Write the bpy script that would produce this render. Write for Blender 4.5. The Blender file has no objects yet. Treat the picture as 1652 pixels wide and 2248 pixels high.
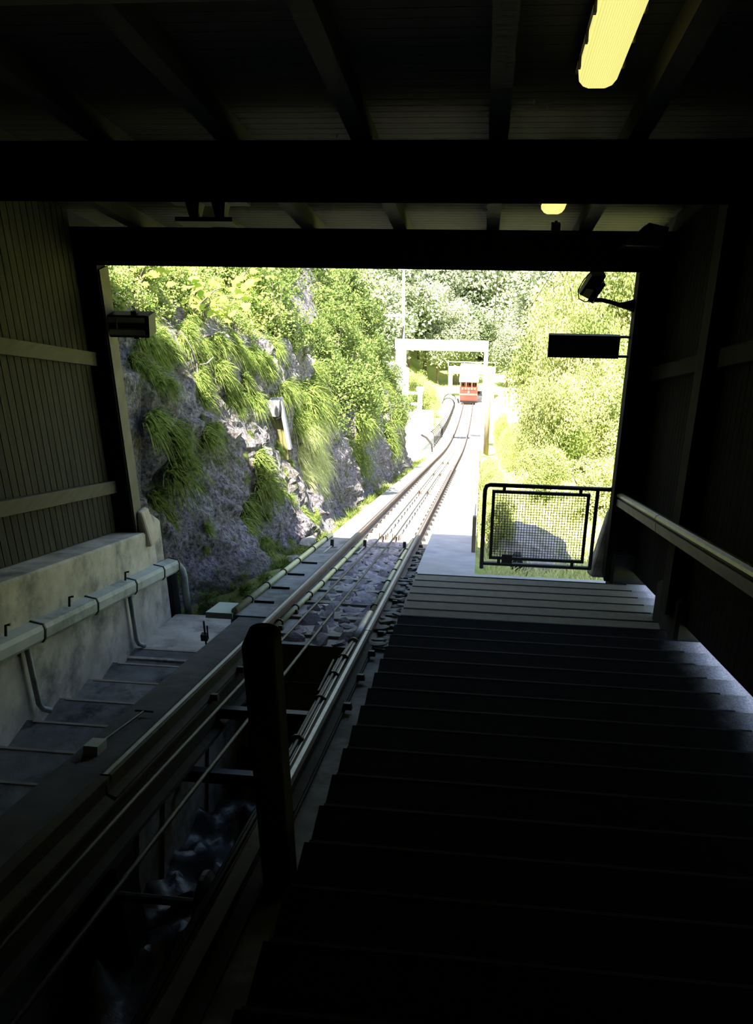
import bpy, bmesh, math, random
from mathutils import Vector, Matrix, noise

random.seed(7)
R = math.radians
SCN = bpy.context.scene
COL = SCN.collection

# ------------------------------------------------------------------ frame of the slope
SL = 0.34265                                  # the line runs down at 19.6 degrees
CS, SN = math.cos(SL), math.sin(SL)
def S(x, u, n):                               # x across, u down along the line, n square to the slope; eye at 0
    return Vector((x, u * CS + n * SN, -u * SN + n * CS))
def tk(u):                                    # the line flattens out further down
    return 0.00125 * max(0.0, u - 45.0) ** 2
def T(x, u, n):
    return S(x, u, n + tk(u))

# ------------------------------------------------------------------ camera
def camera():
    f, pitch, yaw, roll = 1964.7, .45236, .12454, -.010945
    fw = Vector((-math.sin(yaw) * math.cos(pitch), math.cos(yaw) * math.cos(pitch), -math.sin(pitch)))
    r = Vector((math.cos(yaw), math.sin(yaw), 0)); up = r.cross(fw)
    r2 = math.cos(roll) * r + math.sin(roll) * up
    u2 = -math.sin(roll) * r + math.cos(roll) * up
    cd = bpy.data.cameras.new('camera'); co = bpy.data.objects.new('camera', cd); COL.objects.link(co)
    cd.sensor_fit = 'VERTICAL'; cd.sensor_height = 24.0; cd.lens = f / 2248.0 * 24.0
    cd.clip_start = 0.05; cd.clip_end = 600
    m = Matrix.Identity(4)
    for i in range(3):
        m[i][0] = r2[i]; m[i][1] = u2[i]; m[i][2] = -fw[i]
    co.matrix_world = m
    SCN.camera = co
camera()

# ------------------------------------------------------------------ sky, sun, exposure
SUN_DIR = (S(0.16, 0.94, -1.0)).normalized()          # the way the light travels
def light():
    w = bpy.data.worlds.new('sky'); SCN.world = w; w.use_nodes = True
    nt = w.node_tree; bg = nt.nodes['Background']
    sky = nt.nodes.new('ShaderNodeTexSky'); sky.sky_type = 'NISHITA'; sky.sun_disc = False
    sky.sun_elevation = math.asin(-SUN_DIR.z); sky.sun_rotation = math.atan2(-SUN_DIR.x, -SUN_DIR.y)
    sky.air_density = 1.0; sky.dust_density = 2.2; sky.ozone_density = 1.0
    nt.links.new(sky.outputs[0], bg.inputs[0]); bg.inputs[1].default_value = 0.60
    sd = bpy.data.lights.new('sun', 'SUN'); so = bpy.data.objects.new('sun', sd); COL.objects.link(so)
    sd.energy = 32.0; sd.angle = R(0.53); sd.color = (1.0, 0.95, 0.84)
    so.rotation_euler = SUN_DIR.to_track_quat('-Z', 'Y').to_euler(); so.location = (0, -10, 30)
    v = SCN.view_settings
    v.view_transform = 'Standard'; v.look = 'None'; v.gamma = 1.0; v.use_curve_mapping = False
    v.exposure = 0.0
light()
SCN.cycles.use_adaptive_sampling = True; SCN.cycles.adaptive_threshold = 0.05; SCN.cycles.adaptive_min_samples = 12
SCN.cycles.max_bounces = 5; SCN.cycles.diffuse_bounces = 3; SCN.cycles.glossy_bounces = 2
SCN.cycles.transmission_bounces = 3; SCN.cycles.transparent_max_bounces = 4
SCN.cycles.caustics_reflective = False; SCN.cycles.caustics_refractive = False

# ------------------------------------------------------------------ materials
def nodes_of(name):
    m = bpy.data.materials.new(name); m.use_nodes = True
    nt = m.node_tree
    return m, nt, nt.nodes['Principled BSDF']
def mk(name, c1, c2=None, scale=6.0, rough=0.8, bump=0.0, metal=0.0, stretch=(1, 1, 1), vary=0.0, spec=0.3,
       c3=None, scale3=1.5, thr=(0.5, 0.62), detail=6.0, world=False):
    m, nt, bs = nodes_of(name)
    N, L = nt.nodes, nt.links
    bs.inputs['Roughness'].default_value = rough; bs.inputs['Metallic'].default_value = metal
    bs.inputs['Specular IOR Level'].default_value = spec
    c2 = c2 or c1
    tc = N.new('ShaderNodeTexCoord'); info = N.new('ShaderNodeObjectInfo')
    mp = N.new('ShaderNodeMapping'); mp.inputs['Scale'].default_value = stretch
    if world:
        ge = N.new('ShaderNodeNewGeometry'); L.new(ge.outputs['Position'], mp.inputs['Vector'])
    else:
        ad = N.new('ShaderNodeVectorMath'); ad.operation = 'ADD'
        ml = N.new('ShaderNodeMath'); ml.operation = 'MULTIPLY'; ml.inputs[1].default_value = 37.0
        L.new(info.outputs['Random'], ml.inputs[0])
        L.new(tc.outputs['Object'], ad.inputs[0]); L.new(ml.outputs[0], ad.inputs[1])
        L.new(ad.outputs[0], mp.inputs['Vector'])
    nz = N.new('ShaderNodeTexNoise'); nz.inputs['Scale'].default_value = scale; nz.inputs['Detail'].default_value = detail
    nz.inputs['Roughness'].default_value = 0.62
    L.new(mp.outputs[0], nz.inputs['Vector'])
    cr = N.new('ShaderNodeValToRGB'); cr.color_ramp.elements[0].position = 0.33; cr.color_ramp.elements[1].position = 0.68
    cr.color_ramp.elements[0].color = (*c1, 1); cr.color_ramp.elements[1].color = (*c2, 1)
    L.new(nz.outputs['Fac'], cr.inputs[0]); out = cr.outputs[0]
    if c3:
        n3 = N.new('ShaderNodeTexNoise'); n3.inputs['Scale'].default_value = scale3; n3.inputs['Detail'].default_value = 8
        n3.inputs['Roughness'].default_value = 0.7
        L.new(mp.outputs[0], n3.inputs['Vector'])
        r3 = N.new('ShaderNodeValToRGB'); r3.color_ramp.elements[0].position = thr[0]; r3.color_ramp.elements[1].position = thr[1]
        L.new(n3.outputs['Fac'], r3.inputs[0])
        mx = N.new('ShaderNodeMix'); mx.data_type = 'RGBA'
        L.new(r3.outputs[0], mx.inputs['Factor']); L.new(out, mx.inputs['A']); mx.inputs['B'].default_value = (*c3, 1)
        out = mx.outputs['Result']
    if vary:
        hs = N.new('ShaderNodeHueSaturation'); mr = N.new('ShaderNodeMapRange')
        mr.inputs['To Min'].default_value = 1 - vary; mr.inputs['To Max'].default_value = 1 + vary
        L.new(info.outputs['Random'], mr.inputs['Value']); L.new(mr.outputs[0], hs.inputs['Value'])
        L.new(out, hs.inputs['Color']); out = hs.outputs[0]
    L.new(out, bs.inputs['Base Color'])
    if bump:
        bp = N.new('ShaderNodeBump'); bp.inputs['Strength'].default_value = bump; bp.inputs['Distance'].default_value = 0.02
        L.new(nz.outputs['Fac'], bp.inputs['Height']); L.new(bp.outputs[0], bs.inputs['Normal'])
    return m
def leafmat(name, c1, c2, transl=0.4, vary=0.25, scale=0.8, rough=0.55):
    m = bpy.data.materials.new(name); m.use_nodes = True
    nt = m.node_tree; N, L = nt.nodes, nt.links
    for n_ in list(N):
        N.remove(n_)
    o = N.new('ShaderNodeOutputMaterial'); d = N.new('ShaderNodeBsdfDiffuse'); t = N.new('ShaderNodeBsdfTranslucent')
    mx = N.new('ShaderNodeMixShader'); mx.inputs[0].default_value = transl
    ge = N.new('ShaderNodeNewGeometry'); nz = N.new('ShaderNodeTexNoise'); nz.inputs['Scale'].default_value = scale
    nz.inputs['Detail'].default_value = 3
    L.new(ge.outputs['Position'], nz.inputs['Vector'])
    cr = N.new('ShaderNodeValToRGB'); cr.color_ramp.elements[0].position = 0.36; cr.color_ramp.elements[1].position = 0.64
    cr.color_ramp.elements[0].color = (*c1, 1); cr.color_ramp.elements[1].color = (*c2, 1)
    L.new(nz.outputs['Fac'], cr.inputs[0])
    info = N.new('ShaderNodeObjectInfo'); hs = N.new('ShaderNodeHueSaturation'); mr = N.new('ShaderNodeMapRange')
    mr.inputs['To Min'].default_value = 1 - vary; mr.inputs['To Max'].default_value = 1 + vary
    L.new(info.outputs['Random'], mr.inputs['Value']); L.new(mr.outputs[0], hs.inputs['Value']); L.new(cr.outputs[0], hs.inputs['Color'])
    L.new(hs.outputs[0], d.inputs[0]); L.new(hs.outputs[0], t.inputs[0])
    L.new(d.outputs[0], mx.inputs[1]); L.new(t.outputs[0], mx.inputs[2]); L.new(mx.outputs[0], o.inputs[0])
    return m

M = {}
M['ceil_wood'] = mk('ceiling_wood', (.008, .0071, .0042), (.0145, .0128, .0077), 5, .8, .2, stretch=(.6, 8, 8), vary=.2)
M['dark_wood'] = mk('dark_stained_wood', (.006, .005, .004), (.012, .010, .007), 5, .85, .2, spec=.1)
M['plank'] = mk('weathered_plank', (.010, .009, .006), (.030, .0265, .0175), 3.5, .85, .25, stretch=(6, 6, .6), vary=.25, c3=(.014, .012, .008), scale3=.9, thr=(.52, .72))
M['plank_shaded'] = mk('shaded_plank', (.006, .0055, .004), (.011, .010, .007), 3.5, .9, .25, stretch=(6, 6, .6), vary=.25, spec=.08)  # darker copy of the plank, right-wall shade put into the colour
M['batten_shaded'] = mk('shaded_batten', (.020, .018, .012), (.030, .027, .018), 3.5, .9, .2, spec=.1)  # darker copy of the batten, right-wall shade put into the colour
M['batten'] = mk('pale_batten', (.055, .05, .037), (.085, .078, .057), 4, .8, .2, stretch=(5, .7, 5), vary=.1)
M['post_lit'] = mk('lit_post_wood', (.10, .09, .065), (.15, .135, .10), 4, .8, .2)  # post wood with outside light put into its pale colour
M['concrete'] = mk('stained_concrete', (.31, .285, .225), (.52, .48, .40), 3.2, .9, .35, c3=(.10, .095, .085), scale3=1.3, thr=(.5, .68), world=True)
M['shoe'] = mk('brownish_concrete', (.34, .29, .22), (.48, .42, .33), 5, .9, .3, world=True)
M['conc_dark'] = mk('dark_grey_concrete', (.028, .028, .028), (.055, .055, .053), 3, .9, .3, world=True, spec=.1)  # dark grey tone for stair core, service-step base and piers
def stepmat(name, c1, c2, e1, e2, rough=.88):  # blend along x paints daylight entering under the right wall
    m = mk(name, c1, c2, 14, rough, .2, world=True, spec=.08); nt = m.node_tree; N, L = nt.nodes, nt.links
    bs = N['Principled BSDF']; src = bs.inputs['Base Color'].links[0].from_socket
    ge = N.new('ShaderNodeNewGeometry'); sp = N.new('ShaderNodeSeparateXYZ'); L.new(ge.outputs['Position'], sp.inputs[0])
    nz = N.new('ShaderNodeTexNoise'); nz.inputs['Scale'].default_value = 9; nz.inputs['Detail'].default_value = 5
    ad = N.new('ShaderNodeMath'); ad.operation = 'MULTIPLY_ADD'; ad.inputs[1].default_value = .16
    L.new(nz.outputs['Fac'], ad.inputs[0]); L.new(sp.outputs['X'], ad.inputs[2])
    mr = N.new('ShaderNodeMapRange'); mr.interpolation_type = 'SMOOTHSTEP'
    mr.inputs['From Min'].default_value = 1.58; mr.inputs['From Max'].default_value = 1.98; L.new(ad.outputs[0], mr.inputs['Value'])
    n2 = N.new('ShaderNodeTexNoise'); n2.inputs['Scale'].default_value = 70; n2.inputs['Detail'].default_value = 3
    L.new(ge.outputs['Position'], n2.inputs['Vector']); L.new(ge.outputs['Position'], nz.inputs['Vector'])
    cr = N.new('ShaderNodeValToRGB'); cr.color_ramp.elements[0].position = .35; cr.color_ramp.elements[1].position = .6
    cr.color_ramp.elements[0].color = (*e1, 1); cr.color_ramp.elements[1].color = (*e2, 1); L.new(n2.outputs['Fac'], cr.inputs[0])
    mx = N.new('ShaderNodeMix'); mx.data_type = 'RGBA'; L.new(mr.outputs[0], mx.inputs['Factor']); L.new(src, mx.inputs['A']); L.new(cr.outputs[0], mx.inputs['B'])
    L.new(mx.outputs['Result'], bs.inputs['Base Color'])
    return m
M['step_lit'] = stepmat('lit_step_concrete', (.40, .37, .27), (.50, .465, .35), (.36, .35, .36), (.56, .55, .57))  # lower steps: daylight from the open end put into the pale colour
M['step_shaded'] = stepmat('shaded_step_concrete', (.006, .006, .0065), (.011, .011, .0115), (.33, .32, .33), (.52, .51, .53))  # upper steps: same concrete, deep shade put into the dark colour
M['strip_dark'] = mk('dark_nosing_strip', (.012, .012, .012), (.02, .02, .02), 20, .8)
M['strip_worn'] = mk('worn_nosing_edge', (.016, .016, .017), (.03, .03, .031), 20, .7)
M['svc_step'] = mk('dirty_step_concrete', (.15, .147, .135), (.33, .32, .30), 4, .9, .35, vary=.35, c3=(.05, .05, .045), scale3=2.5, thr=(.52, .66))
M['platform'] = mk('platform_concrete', (.34, .32, .33), (.48, .45, .45), 3, .85, .2, world=True, c3=(.42, .36, .34), scale3=.6)
M['bed'] = mk('track_bed_concrete', (.26, .245, .23), (.42, .40, .37), 4, .9, .4, world=True, c3=(.15, .14, .13), scale3=2.2, thr=(.55, .7))
M['slab'] = mk('edge_slab_concrete', (.17, .17, .165), (.27, .27, .26), 5, .85, .2, world=True, c3=(.11, .115, .10), scale3=2)
M['kerb_shaded'] = mk('shaded_kerb_concrete', (.07, .07, .072), (.12, .12, .122), 5, .9, .2, world=True, spec=.15)  # slab concrete darkened, light falloff put into the colour
M['stone'] = mk('cobble_stone', (.23, .20, .215), (.50, .45, .47), 6, .8, .5, vary=.35, c3=(.08, .075, .07), scale3=3, thr=(.5, .7))
M['slate'] = mk('slab_stone', (.14, .14, .13), (.28, .28, .25), 6, .8, .4, vary=.35, c3=(.10, .11, .06), scale3=3)
M['sleeper'] = mk('sleeper_concrete', (.17, .165, .14), (.30, .29, .25), 8, .85, .3, vary=.2)
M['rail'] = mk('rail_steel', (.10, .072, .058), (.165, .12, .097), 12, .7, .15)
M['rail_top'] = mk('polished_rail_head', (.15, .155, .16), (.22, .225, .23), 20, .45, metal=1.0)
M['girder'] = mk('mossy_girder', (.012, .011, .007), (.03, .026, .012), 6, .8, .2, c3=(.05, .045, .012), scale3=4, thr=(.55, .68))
M['clip'] = mk('dark_iron', (.018, .016, .015), (.03, .027, .025), 20, .6, metal=.3)
M['cable'] = mk('steel_rope', (.028, .03, .032), (.055, .058, .06), 40, .55, metal=.3)
M['conduit'] = mk('yellowed_conduit', (.40, .40, .19), (.52, .52, .27), 5, .45, spec=.5)
M['conduit_grey'] = mk('grey_conduit', (.22, .25, .25), (.30, .33, .32), 5, .4, spec=.5)
M['duct'] = mk('grey_duct', (.33, .35, .32), (.42, .44, .40), 4, .6, c3=(.20, .22, .19), scale3=2)
M['pale_plate'] = mk('pale_green_plate', (.40, .47, .40), (.50, .57, .48), 3, .6)
M['black'] = mk('black_paint', (.010, .010, .010), (.014, .014, .014), 10, .55)
M['gate'] = mk('dark_gate_paint', (.014, .013, .011), (.02, .019, .016), 10, .45)
M['beige'] = mk('beige_reflector', (.50, .43, .33), (.60, .52, .40), 6, .6)
M['handrail'] = mk('worn_handrail_wood', (.17, .16, .07), (.34, .32, .19), 4, .3, spec=.7, stretch=(6, .6, 6))
M['handrail_low'] = mk('handrail_board', (.22, .195, .16), (.30, .27, .23), 4, .6, stretch=(6, .6, 6))
M['pit'] = mk('lit_pit_concrete', (.22, .20, .165), (.55, .50, .42), 3.5, .75, .3, world=True, c3=(.10, .095, .07), scale3=1.5)  # pale tone puts daylight on the pit wall into the colour
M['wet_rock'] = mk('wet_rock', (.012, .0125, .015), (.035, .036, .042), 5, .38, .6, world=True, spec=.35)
def rockmat():
    m, nt, bs = nodes_of('cliff_rock'); N, L = nt.nodes, nt.links
    bs.inputs['Roughness'].default_value = .85; bs.inputs['Specular IOR Level'].default_value = .3
    ge = N.new('ShaderNodeNewGeometry')
    mp = N.new('ShaderNodeMapping'); mp.inputs['Rotation'].default_value = (.5, 0, 0); mp.inputs['Scale'].default_value = (1, 1.15, .9)
    L.new(ge.outputs['Position'], mp.inputs['Vector'])
    def nz(sc, dt, rg=.65):
        a = N.new('ShaderNodeTexNoise'); a.inputs['Scale'].default_value = sc; a.inputs['Detail'].default_value = dt; a.inputs['Roughness'].default_value = rg
        L.new(mp.outputs[0], a.inputs['Vector']); return a.outputs['Fac']
    def ramp(x, stops):
        r = N.new('ShaderNodeValToRGB'); e = r.color_ramp.elements
        while len(e) < len(stops): e.new(.5)
        for k, (p, c) in enumerate(stops): e[k].position = p; e[k].color = (*c, 1)
        L.new(x, r.inputs[0]); return r.outputs[0]
    def mix(f, a, b, mode='MIX'):
        q = N.new('ShaderNodeMix'); q.data_type = 'RGBA'; q.blend_type = mode
        if isinstance(f, float): q.inputs['Factor'].default_value = f
        else: L.new(f, q.inputs['Factor'])
        L.new(a, q.inputs['A'])
        if isinstance(b, tuple): q.inputs['B'].default_value = (*b, 1)
        else: L.new(b, q.inputs['B'])
        return q.outputs['Result']
    fine = nz(19, 6, .8)
    c = ramp(fine, [(.36, (.035, .032, .034)), (.47, (.20, .18, .20)), (.56, (.37, .335, .37)), (.68, (.62, .59, .62))])
    c = mix(ramp(nz(1.6, 4), [(.46, (0, 0, 0)), (.62, (.6, .6, .6))]), c, ramp(fine, [(.36, (.05, .042, .03)), (.65, (.30, .25, .19))]))
    c = mix(ramp(nz(3.5, 9, .7), [(.53, (0, 0, 0)), (.63, (.85, .85, .85))]), c, ramp(fine, [(.35, (.03, .04, .008)), (.65, (.17, .19, .045))]))
    L.new(c, bs.inputs['Base Color'])
    bp = N.new('ShaderNodeBump'); bp.inputs['Strength'].default_value = 1.0; bp.inputs['Distance'].default_value = .07
    L.new(fine, bp.inputs['Height']); L.new(bp.outputs[0], bs.inputs['Normal'])
    return m
M['rock'] = rockmat()
M['earth'] = mk('grassy_earth', (.10, .13, .035), (.22, .26, .07), 3, .95, .6, world=True, c3=(.10, .08, .05), scale3=1.2)
M['meadow'] = mk('meadow_ground', (.26, .33, .08), (.46, .50, .16), 2.5, .95, .5, world=True)
M['boulder'] = mk('grey_boulder', (.20, .20, .21), (.36, .35, .36), 4, .9, .6, c3=(.15, .17, .08), scale3=2)
M['white_wall'] = mk('pale_concrete', (.62, .60, .56), (.75, .73, .70), 2, .9, .2, world=True)
M['white_paint'] = mk('white_paint', (.74, .74, .72), (.80, .80, .78), 4, .6)
M['red'] = mk('red_car_paint', (.36, .04, .03), (.40, .05, .036), 3, .4, spec=.5)
M['pink'] = mk('pale_red_band', (.42, .15, .12), (.46, .17, .14), 3, .4)
M['cream'] = mk('cream_paint', (.70, .67, .58), (.76, .73, .64), 3, .5)
M['brown_pole'] = mk('brown_pole_wood', (.16, .12, .09), (.26, .20, .15), 5, .85, .3, stretch=(6, 6, .5))
M['bark'] = mk('bark', (.09, .075, .06), (.16, .135, .11), 8, .9, .5)
M['root_wood'] = mk('root_wood', (.15, .13, .11), (.24, .21, .18), 8, .85)
M['door_wood'] = mk('mossy_boards', (.13, .13, .05), (.24, .22, .09), 5, .85, .2, stretch=(6, 6, .6), vary=.2)
M['frame_wood'] = mk('grey_frame_wood', (.30, .29, .32), (.42, .40, .43), 5, .8, .2)
M['leaf_bush'] = leafmat('bush_leaf', (.22, .28, .08), (.48, .50, .20), .35, .2, .5)
M['leaf_far'] = leafmat('far_leaf', (.20, .25, .14), (.46, .49, .32), .35, .25, .15)
M['leaf_conifer'] = leafmat('conifer_needles', (.035, .065, .05), (.10, .15, .11), .2, .25, .3)
M['leaf_maple'] = leafmat('maple_leaf', (.30, .42, .07), (.46, .52, .10), .45, .15, 3)
M['leaf_herb'] = leafmat('herb_leaf', (.08, .13, .035), (.27, .33, .10), .4, .25, 5)
M['leaf_sunny'] = leafmat('sunlit_herb_leaf', (.15, .25, .05), (.48, .52, .18), .42, .25, 6)  # brighter copy of the herb leaf, strong sun put into the colour
M['grass'] = leafmat('grass_blade', (.08, .14, .028), (.34, .40, .11), .35, .2, 16)
M['grass_lit'] = leafmat('sunlit_grass_blade', (.42, .46, .16), (.72, .72, .38), .35, .12, 12)  # paler copy of the grass, full sun put into the blade colour
M['flower'] = leafmat('yellow_flower', (.65, .50, .03), (.75, .62, .06), .3, .1, 3)
def emis(name, col, st):
    m = bpy.data.materials.new(name); m.use_nodes = True
    nt = m.node_tree; bs = nt.nodes['Principled BSDF']
    tc = nt.nodes.new('ShaderNodeTexCoord'); wv = nt.nodes.new('ShaderNodeTexWave'); wv.bands_direction = 'X'
    wv.inputs['Scale'].default_value = 30; wv.inputs['Distortion'].default_value = 0
    nt.links.new(tc.outputs['Object'], wv.inputs['Vector'])
    cr = nt.nodes.new('ShaderNodeValToRGB'); cr.color_ramp.elements[0].color = (*[c * .82 for c in col], 1); cr.color_ramp.elements[1].color = (*col, 1)
    nt.links.new(wv.outputs['Fac'], cr.inputs[0]); nt.links.new(cr.outputs[0], bs.inputs['Emission Color'])
    bs.inputs['Base Color'].default_value = (.6, .58, .4, 1); bs.inputs['Emission Strength'].default_value = st
    return m
M['lamp'] = emis('lit_ribbed_diffuser', (1.0, .93, .27), 1.05)

# ------------------------------------------------------------------ builders
class MB:
    def __init__(s):
        s.v = []; s.f = []; s.mi = []
    def add(s, vs, fs, m=0):
        b = len(s.v); s.v += [Vector(p) for p in vs]
        s.f += [tuple(b + i for i in f) for f in fs]; s.mi += [m] * len(fs)
        return s
    def hexa(s, p, m=0):                       # eight corners: bottom ring then top ring
        return s.add(p, [(3, 2, 1, 0), (4, 5, 6, 7), (0, 1, 5, 4), (1, 2, 6, 5), (2, 3, 7, 6), (3, 0, 4, 7)], m)
    def box(s, x0, x1, y0, y1, z0, z1, m=0):   # square to the world
        return s.hexa([(x0, y0, z0), (x1, y0, z0), (x1, y1, z0), (x0, y1, z0), (x0, y0, z1), (x1, y0, z1), (x1, y1, z1), (x0, y1, z1)], m)
    def sbox(s, x0, x1, u0, u1, n0, n1, m=0, F=S):   # square to the slope
        return s.hexa([F(x0, u0, n0), F(x1, u0, n0), F(x1, u1, n0), F(x0, u1, n0), F(x0, u0, n1), F(x1, u0, n1), F(x1, u1, n1), F(x0, u1, n1)], m)
    def vbox(s, x0, x1, y0, y1, u_n0, u_n1, m=0):    # upright sides, ends cut along the slope planes n0 / n1
        def z(y, n): return (n - y * SN) / CS
        return s.hexa([(x0, y0, z(y0, u_n0)), (x1, y0, z(y0, u_n0)), (x1, y1, z(y1, u_n0)), (x0, y1, z(y1, u_n0)),
                       (x0, y0, z(y0, u_n1)), (x1, y0, z(y0, u_n1)), (x1, y1, z(y1, u_n1)), (x0, y1, z(y1, u_n1))], m)
    def sweep(s, prof, us, F=T, m=0, ms=None, caps=True):     # (x, n) outline drawn along u
        k = len(prof); b = len(s.v)
        for u in us:
            s.v += [F(x, u, n) for x, n in prof]
        for i in range(len(us) - 1):
            for j in range(k):
                a, c = b + i * k + j, b + i * k + (j + 1) % k
                s.f.append((a, c, c + k, a + k)); s.mi.append(ms[j] if ms else m)
        if caps:
            s.f.append(tuple(b + j for j in range(k - 1, -1, -1))); s.mi.append(m)
            s.f.append(tuple(b + (len(us) - 1) * k + j for j in range(k))); s.mi.append(m)
        return s
    def tube(s, pts, r, k=8, m=0, cap=True):
        pts = [Vector(p) for p in pts]; n_ = len(pts); b = len(s.v)
        rs = r if isinstance(r, (list, tuple)) else [r] * n_
        ref = None
        for i, p in enumerate(pts):
            d = (pts[min(i + 1, n_ - 1)] - pts[max(i - 1, 0)]).normalized()
            if ref is None:
                ref = d.orthogonal().normalized()
            a = (ref - d * ref.dot(d)).normalized(); ref = a; c = d.cross(a)
            for j in range(k):
                t = 2 * math.pi * (j + .5) / k
                s.v.append(p + rs[i] * (math.cos(t) * a + math.sin(t) * c))
        for i in range(n_ - 1):
            for j in range(k):
                q, w = b + i * k + j, b + i * k + (j + 1) % k
                s.f.append((q, w, w + k, q + k)); s.mi.append(m)
        if cap:
            s.f.append(tuple(b + j for j in range(k - 1, -1, -1))); s.mi.append(m)
            s.f.append(tuple(b + (n_ - 1) * k + j for j in range(k))); s.mi.append(m)
        return s
    def mesh(s, name, mat, o=Vector((0, 0, 0)), smooth=False):
        me = bpy.data.meshes.new(name); o = Vector(o)
        me.from_pydata([tuple(p - o) for p in s.v], [], s.f)
        mats = mat if isinstance(mat, (list, tuple)) else [mat]
        for a in mats:
            me.materials.append(M[a])
        if len(mats) > 1:
            me.polygons.foreach_set('material_index', s.mi)
        if smooth:
            me.polygons.foreach_set('use_smooth', [True] * len(me.polygons))
        me.update()
        return me
    def centre(s):
        lo = Vector([min(p[i] for p in s.v) for i in range(3)]); hi = Vector([max(p[i] for p in s.v) for i in range(3)])
        return Vector(((lo.x + hi.x) / 2, (lo.y + hi.y) / 2, lo.z))

def link(name, me, parent=None, loc=None, rot=None, scale=None):
    o = bpy.data.objects.new(name, me); COL.objects.link(o)
    if parent: o.parent = parent
    if loc is not None: o.location = loc
    if rot is not None: o.rotation_euler = rot
    if scale is not None: o.scale = scale if hasattr(scale, '__len__') else (scale,) * 3
    return o
def tag(o, label=None, cat=None, group=None, kind=None):
    if label: o['label'] = label
    if cat: o['category'] = cat
    if group: o['group'] = group
    if kind: o['kind'] = kind
    return o
def thing(name, loc, label, cat, group=None):
    return tag(link(name, None, None, loc), label, cat, group)
def solid(name, mb, mat, label, cat, group=None, smooth=False, kind=None):      # a thing that is one mesh
    c = mb.centre()
    return tag(link(name, mb.mesh(name, mat, c, smooth), None, c), label, cat, group, kind)
def origin(o):
    v = Vector(o.location)
    while o.parent:
        o = o.parent; v += Vector(o.location)
    return v
def part(name, mb, mat, parent, label=None, smooth=False, kind=None):
    org = origin(parent); c = mb.centre()
    return tag(link(name, mb.mesh(name, mat, c, smooth), parent, c - org), label, None, None, kind)
def struct(name, mb, mat, label=None, cat=None, smooth=False):
    c = mb.centre()
    return tag(link(name, mb.mesh(name, mat, c, smooth), None, c), label, cat, None, 'structure')
def bevel(o, w, seg=1):
    b = o.modifiers.new('bevel', 'BEVEL'); b.width = w; b.segments = seg; b.limit_method = 'ANGLE'
    return o
def frange(a, b, st):
    n_ = max(1, int(round((b - a) / st)))
    return [a + (b - a) * i / n_ for i in range(n_ + 1)]
def fr(x, y, z=0.0, o=4):
    return noise.fractal(Vector((x, y, z)), 1.0, 2.0, o, noise_basis='PERLIN_ORIGINAL')
def sstep(a, b, t):
    t = max(0.0, min(1.0, (t - a) / (b - a))); return t * t * (3 - 2 * t)

# ================================================================== THE STATION
YO = 9.13                                      # upright plane of the open end
# ---- ceiling: roof deck, boards, rafters
ceiling = struct('ceiling', MB().sbox(-5.7, 2.35, -3.2, 10.75, 1.935, 2.05), 'dark_wood', 'dark sloping roof deck over the station', 'ceiling')  # left overhang widened, unseen, to keep sun off the near cliff
bm_ = MB().sbox(-4.2, 1.9, 0, .108, 1.905, 1.93)
c0 = bm_.centre(); me = bm_.mesh('board', 'ceil_wood', c0)
co = origin(ceiling)
u = 3.0
while u < 10.6:
    link('board', me, ceiling, S(0, u, 0) + c0 - co); u += .113
for x in (-3.52, -2.65, -1.76, -.86, .03, .9, 1.78):
    part('rafter', MB().sbox(x - .06, x + .06, -3.0, 10.55, 1.75, 1.905), 'ceil_wood', ceiling)
for u0, u1, lab in ((3.05, 3.32, 'dark cross beam overhead, nearest at the top of the view'), (6.05, 6.33, 'dark cross beam in the middle of the ceiling'),
                    (8.93, 9.2, 'dark lintel beam over the wide open end')):
    n0 = 1.455 if u0 < 8 else 1.44
    y0, y1 = S(0, u0, 1.6).y, S(0, u1, 1.6).y
    if u0 > 8: y0, y1 = YO - .22, YO
    bev = MB(); z0 = S(0, u1, n0).z if u0 < 8 else -1.70
    def zt(y): return (1.75 - y * SN) / CS
    bev.hexa([(-4.3, y0, z0), (1.95, y0, z0), (1.95, y1, z0), (-4.3, y1, z0), (-4.3, y0, zt(y0)), (1.95, y0, zt(y0)), (1.95, y1, zt(y1)), (-4.3, y1, zt(y1))])
    solid('cross_beam', bev, 'dark_wood', lab, 'beam')

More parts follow.
